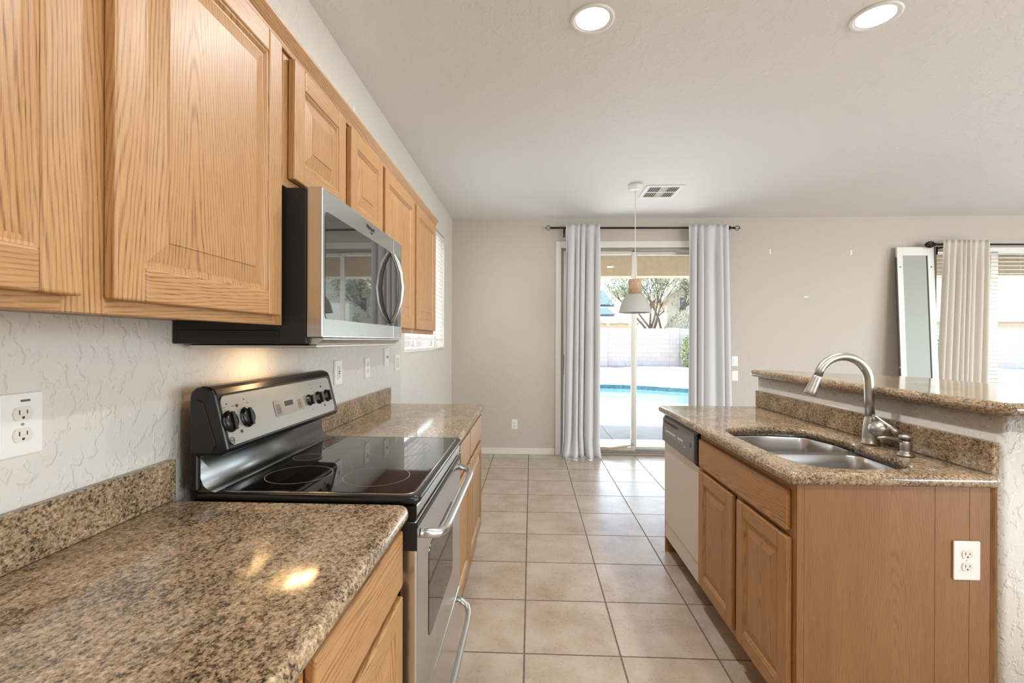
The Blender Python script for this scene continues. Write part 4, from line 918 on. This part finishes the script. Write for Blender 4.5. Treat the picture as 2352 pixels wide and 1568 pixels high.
for j in range(13):
    y = 15.31 + (21.2 - 15.31) * j / 12
    g.append([(-20 + 50 * i / 40, y, -0.05 + 0.26 * (j / 12) ** 0.8 + 0.05 * math.sin(i * 1.7 + j) * (j > 0)) for i in range(41)])
mb.rings(g, 0, True, False); out(obj('gravel_bed', mb, 'gravel'), 'pale gravel bank between the pool and the block wall', 'gravel', 'structure')
out(obj('yard_ground', MB().box(-30, 60, 21.4, 70, -0.3, -0.06), 'gravel'), 'pale ground beyond the block wall', 'ground', 'structure')
bw = thing('block_wall', 'grey pink concrete block wall at the end of the garden', 'garden wall', (8, 21.1, 0))
obj('blocks', MB().box(-12, 30, 21.0, 21.2, -0.1, 1.90), 'block', bw)
for x in (-2.0, 3.23, 6.39, 11.6, 16.8, 22.0): obj('pilaster', MB().box(x - 0.19, x + 0.19, 20.93, 21.27, -0.1, 1.93), 'block', bw)
pr_ = thing('patio_roof', 'beige stucco patio roof and beam seen through the sliding door', 'patio roof', (3, 7.9, 2.40))
obj('beam', MB().box(-3.0, 14.0, 7.76, 8.05, 2.405, 2.86), 'beam', pr_, bevel=0.01); obj('roof_deck', MB().box(-3.0, 14.0, YB + 0.165, 7.755, 2.800, 2.95), 'stucco', pr_)
tag(obj('shading_eave', MB().box(XW - 0.95, XW - 0.165, YF, YB + 0.16, 2.62, 2.75), 'stucco'), 'stucco eave added out of view to keep sun off the side window', 'eave', kind='structure')  # unseen overhang put in to block direct sun at the side window
sf = thing('side_fence', 'grey pink block fence outside the side window', 'fence', (-3.6, 4.5, 0)); obj('blocks', MB().box(-3.7, -3.5, -4, 12, -0.1, 1.75), 'block', sf)
obj('side_ground', MB().box(-12, XW - 0.2, -6, 15.2, -0.2, -0.062), 'gravel').name = 'side_yard'; tag(bpy.data.objects['side_yard'], 'pale gravel strip outside the side window', 'ground', kind='structure')
nh = thing('side_house', 'cream stucco house wall beyond the side fence', 'house', (-6.5, 4.5, 0)); obj('wall', MB().box(-8, -6.4, -4, 14, -0.1, 5.2), 'stucco', nh)
wf = obj('window', MB().box(-6.39, -6.34, 5.4, 6.8, 1.6, 2.8), 'fascia', nh); obj('pane', MB().box(-6.335, -6.33, 5.48, 6.72, 1.68, 2.72), 'solar', wf)
# neighbour's house with tiled hip roof and solar panels
hs = thing('house', 'neighbouring house with pale tile hip roof and solar panels', 'house', (4, 30, 0))
obj('wall', MB().box(-6, 6.6, 29.2, 40, -0.05, 2.5), 'stucco', hs)
hip = [[(-7, 28.6, 2.55), (7.35, 28.6, 2.55), (7.35, 41, 2.55), (-7, 41, 2.55)], [(-2.5, 34.5, 5.2), (6.2 - 0.05, 34.5, 5.2), (6.2 - 0.05, 34.9, 5.2), (-2.5, 34.9, 5.2)]]
mb = MB(); mb.rings(hip, 0, False, True, True, True); obj('roof', mb, 'roof', hs)
obj('fascia', MB().box(-7.02, 7.37, 28.54, 28.62, 2.42, 2.58), 'fascia', hs)
rs = lambda x, s: (x, 28.6 + 5.9 * s, 2.55 + 2.65 * s + 0.09)
for x0, x1, s0, s1, sk_ in ((4.15, 5.20, 0.40, 0.88, -0.28), (3.05, 4.10, 0.40, 0.88, -0.28), (3.6, 4.95, 0.12, 0.30, -0.1)):
    p_ = obj('solar_panel', MB().prism([rs(x0, s0), rs(x1 + 0.3, s0), rs(x1, s1), rs(x0 + sk_ * 0.3, s1)], (0, -0.02, 0.06)), 'solar', hs)
sl_ = thing('string_lights', 'string of small white bulbs along the neighbouring eave', 'string lights', (4.5, 28.3, 2.35))
obj('wire', MB().tube([(3.0 + 0.2 * k, 28.3, 2.42 - 0.10 * abs(math.sin(PI * k / 6.0))) for k in range(21)], 0.012, 6), 'ink', sl_)
for x in (3.4, 4.65, 5.95, 7.0): obj('bulb', MB().lathe([(0.01, 0.0), (0.06, -0.04), (0.08, -0.10), (0.05, -0.16), (0.01, -0.18)], (x, 28.3, 2.42), (0, 0, 1), 12), 'white', sl_)
# gabled house on the right
gh = thing('house', 'cream two-storey gabled house right of the tree', 'house', (12, 26, 0))
obj('wall', MB().prism([(6.95, 24.0, -0.05), (17.0, 24.0, -0.05), (17.0, 24.0, 3.45), (12.0, 24.0, 8.1), (6.95, 24.0, 3.45)], (0, 4, 0)), 'stucco', gh)
mb = MB(); mb.prism([(6.65, 23.7, 3.25), (6.65, 23.7, 3.42), (12.0, 23.7, 8.35), (17.3, 23.7, 3.42), (17.3, 23.7, 3.25), (12.0, 23.7, 8.15)], (0, 4.6, 0)); obj('roof', mb, 'beam', gh)
wf = obj('window', MB().box(7.50, 7.92, 23.93, 23.995, 2.85, 3.62), 'fascia', gh); obj('pane', MB().box(7.56, 7.86, 23.92, 23.928, 2.91, 3.56), 'solar', wf)
# far houses seen through the back window
fh = thing('house', 'low house with pale tile roof far behind the back window blind', 'house', (24, 30, 0)); obj('wall', MB().box(18.5, 36, 29.5, 38, -0.05, 2.6), 'stucco', fh)
mb = MB(); mb.rings([[(17.5, 28.6, 2.55), (37, 28.6, 2.55), (37, 39, 2.55), (17.5, 39, 2.55)], [(22, 33.7, 4.9), (33, 33.7, 4.9), (33, 34, 4.9), (22, 34, 4.9)]], 0, False, True, True, True); obj('roof', mb, 'roof', fh)

def tree(name, label, base, height, spread, seed, leaf, n_leaf, leaf_size, cat='tree'):
    rnd = random.Random(seed); t = thing(name, label, cat, base); mb = MB(); tips = []
    def grow(p, d, L, r, lev):
        q = p + d * L * 0.5 + Vector((rnd.uniform(-.06, .06), rnd.uniform(-.06, .06), 0.02)) * L; e = p + d * L
        mb.tube([p, q, e], [r, r * 0.85, r * 0.65], 6)
        if lev >= 2: tips.extend([q, e])
        if lev == 4: return
        for _ in range(3 if lev < 3 else 2):
            nd = (d + Vector((rnd.uniform(-1, 1) * spread, rnd.uniform(-1, 1) * spread, rnd.uniform(-0.15, 0.45)))).normalized(); grow(e, nd, L * rnd.uniform(0.58, 0.8), r * 0.6, lev + 1)
    for k in range(3): grow(Vector(base), Vector((rnd.uniform(-.5, .5), rnd.uniform(-.5, .5), 1)).normalized(), height * 0.34, height * 0.018, 0)
    obj('trunk', mb, 'bark', t)
    mb = MB()
    for _ in range(n_leaf):
        c = rnd.choice(tips) + Vector((rnd.gauss(0, 1), rnd.gauss(0, 1), rnd.gauss(0, 1))) * height * 0.045
        a = Vector((rnd.uniform(-1, 1), rnd.uniform(-1, 1), rnd.uniform(-1, 1))).normalized() * leaf_size; b = a.cross(Vector((rnd.uniform(-1, 1), rnd.uniform(-1, 1), rnd.uniform(-1, 1)))).normalized() * leaf_size * 0.4
        mb.quad([c - a, c + b, c + a, c - b])
    tag(obj('foliage', mb, leaf, t), kind='stuff')
    return t
tree('tree', 'thin airy tree between the two neighbouring houses', (5.9, 23.2, -0.05), 5.6, 0.75, 5, 'leaf', 4200, 0.075)
tree('tree', 'pale bushy tree far off beside the gabled house', (10.0, 47.0, -0.05), 7.5, 0.7, 9, 'leaf', 2500, 0.12)
def bush(label, c, R, leaf, n, seed, size):
    rnd = random.Random(seed); t = thing('shrub', label, 'shrub', (c[0], c[1], c[2] - R[2])); mb = MB()
    for k in range(9):
        a = rnd.uniform(0, 2 * PI); e = Vector(c) + Vector((R[0] * .7 * math.cos(a), R[1] * .7 * math.sin(a), R[2] * rnd.uniform(0, .8))); mb.tube([Vector((c[0], c[1], c[2] - R[2])), e], [0.02, 0.008], 6)
    obj('stems', mb, 'bark', t); mb = MB()
    for _ in range(n):
        d = Vector((rnd.gauss(0, 1), rnd.gauss(0, 1), rnd.gauss(0, 1))).normalized() * rnd.uniform(0.5, 1.0) ** 0.5
        p = Vector(c) + Vector((d.x * R[0], d.y * R[1], d.z * R[2])); a = Vector((rnd.uniform(-1, 1), rnd.uniform(-1, 1), rnd.uniform(-1, 1))).normalized() * size; b = a.cross(Vector((rnd.uniform(-1, 1), 1, rnd.uniform(-1, 1)))).normalized() * size * .4
        mb.quad([p - a, p + b, p + a, p - b])
    tag(obj('leaves', mb, leaf, t), kind='stuff')
bush('yellow-green shrub against the block wall at the curtain edge', (6.95, 20.4, 0.85), (0.45, 0.4, 0.85), 'leaf2', 1500, 2, 0.06)
bush('pale dry brush above the block wall before the gabled house', (7.15, 22.4, 1.9), (0.75, 0.6, 0.9), 'grass_dry', 1500, 4, 0.06)
bush('yellow-green shrub along the block wall outside the back window', (17.6, 20.3, 0.8), (0.9, 0.5, 0.7), 'leaf2', 1500, 6, 0.07)
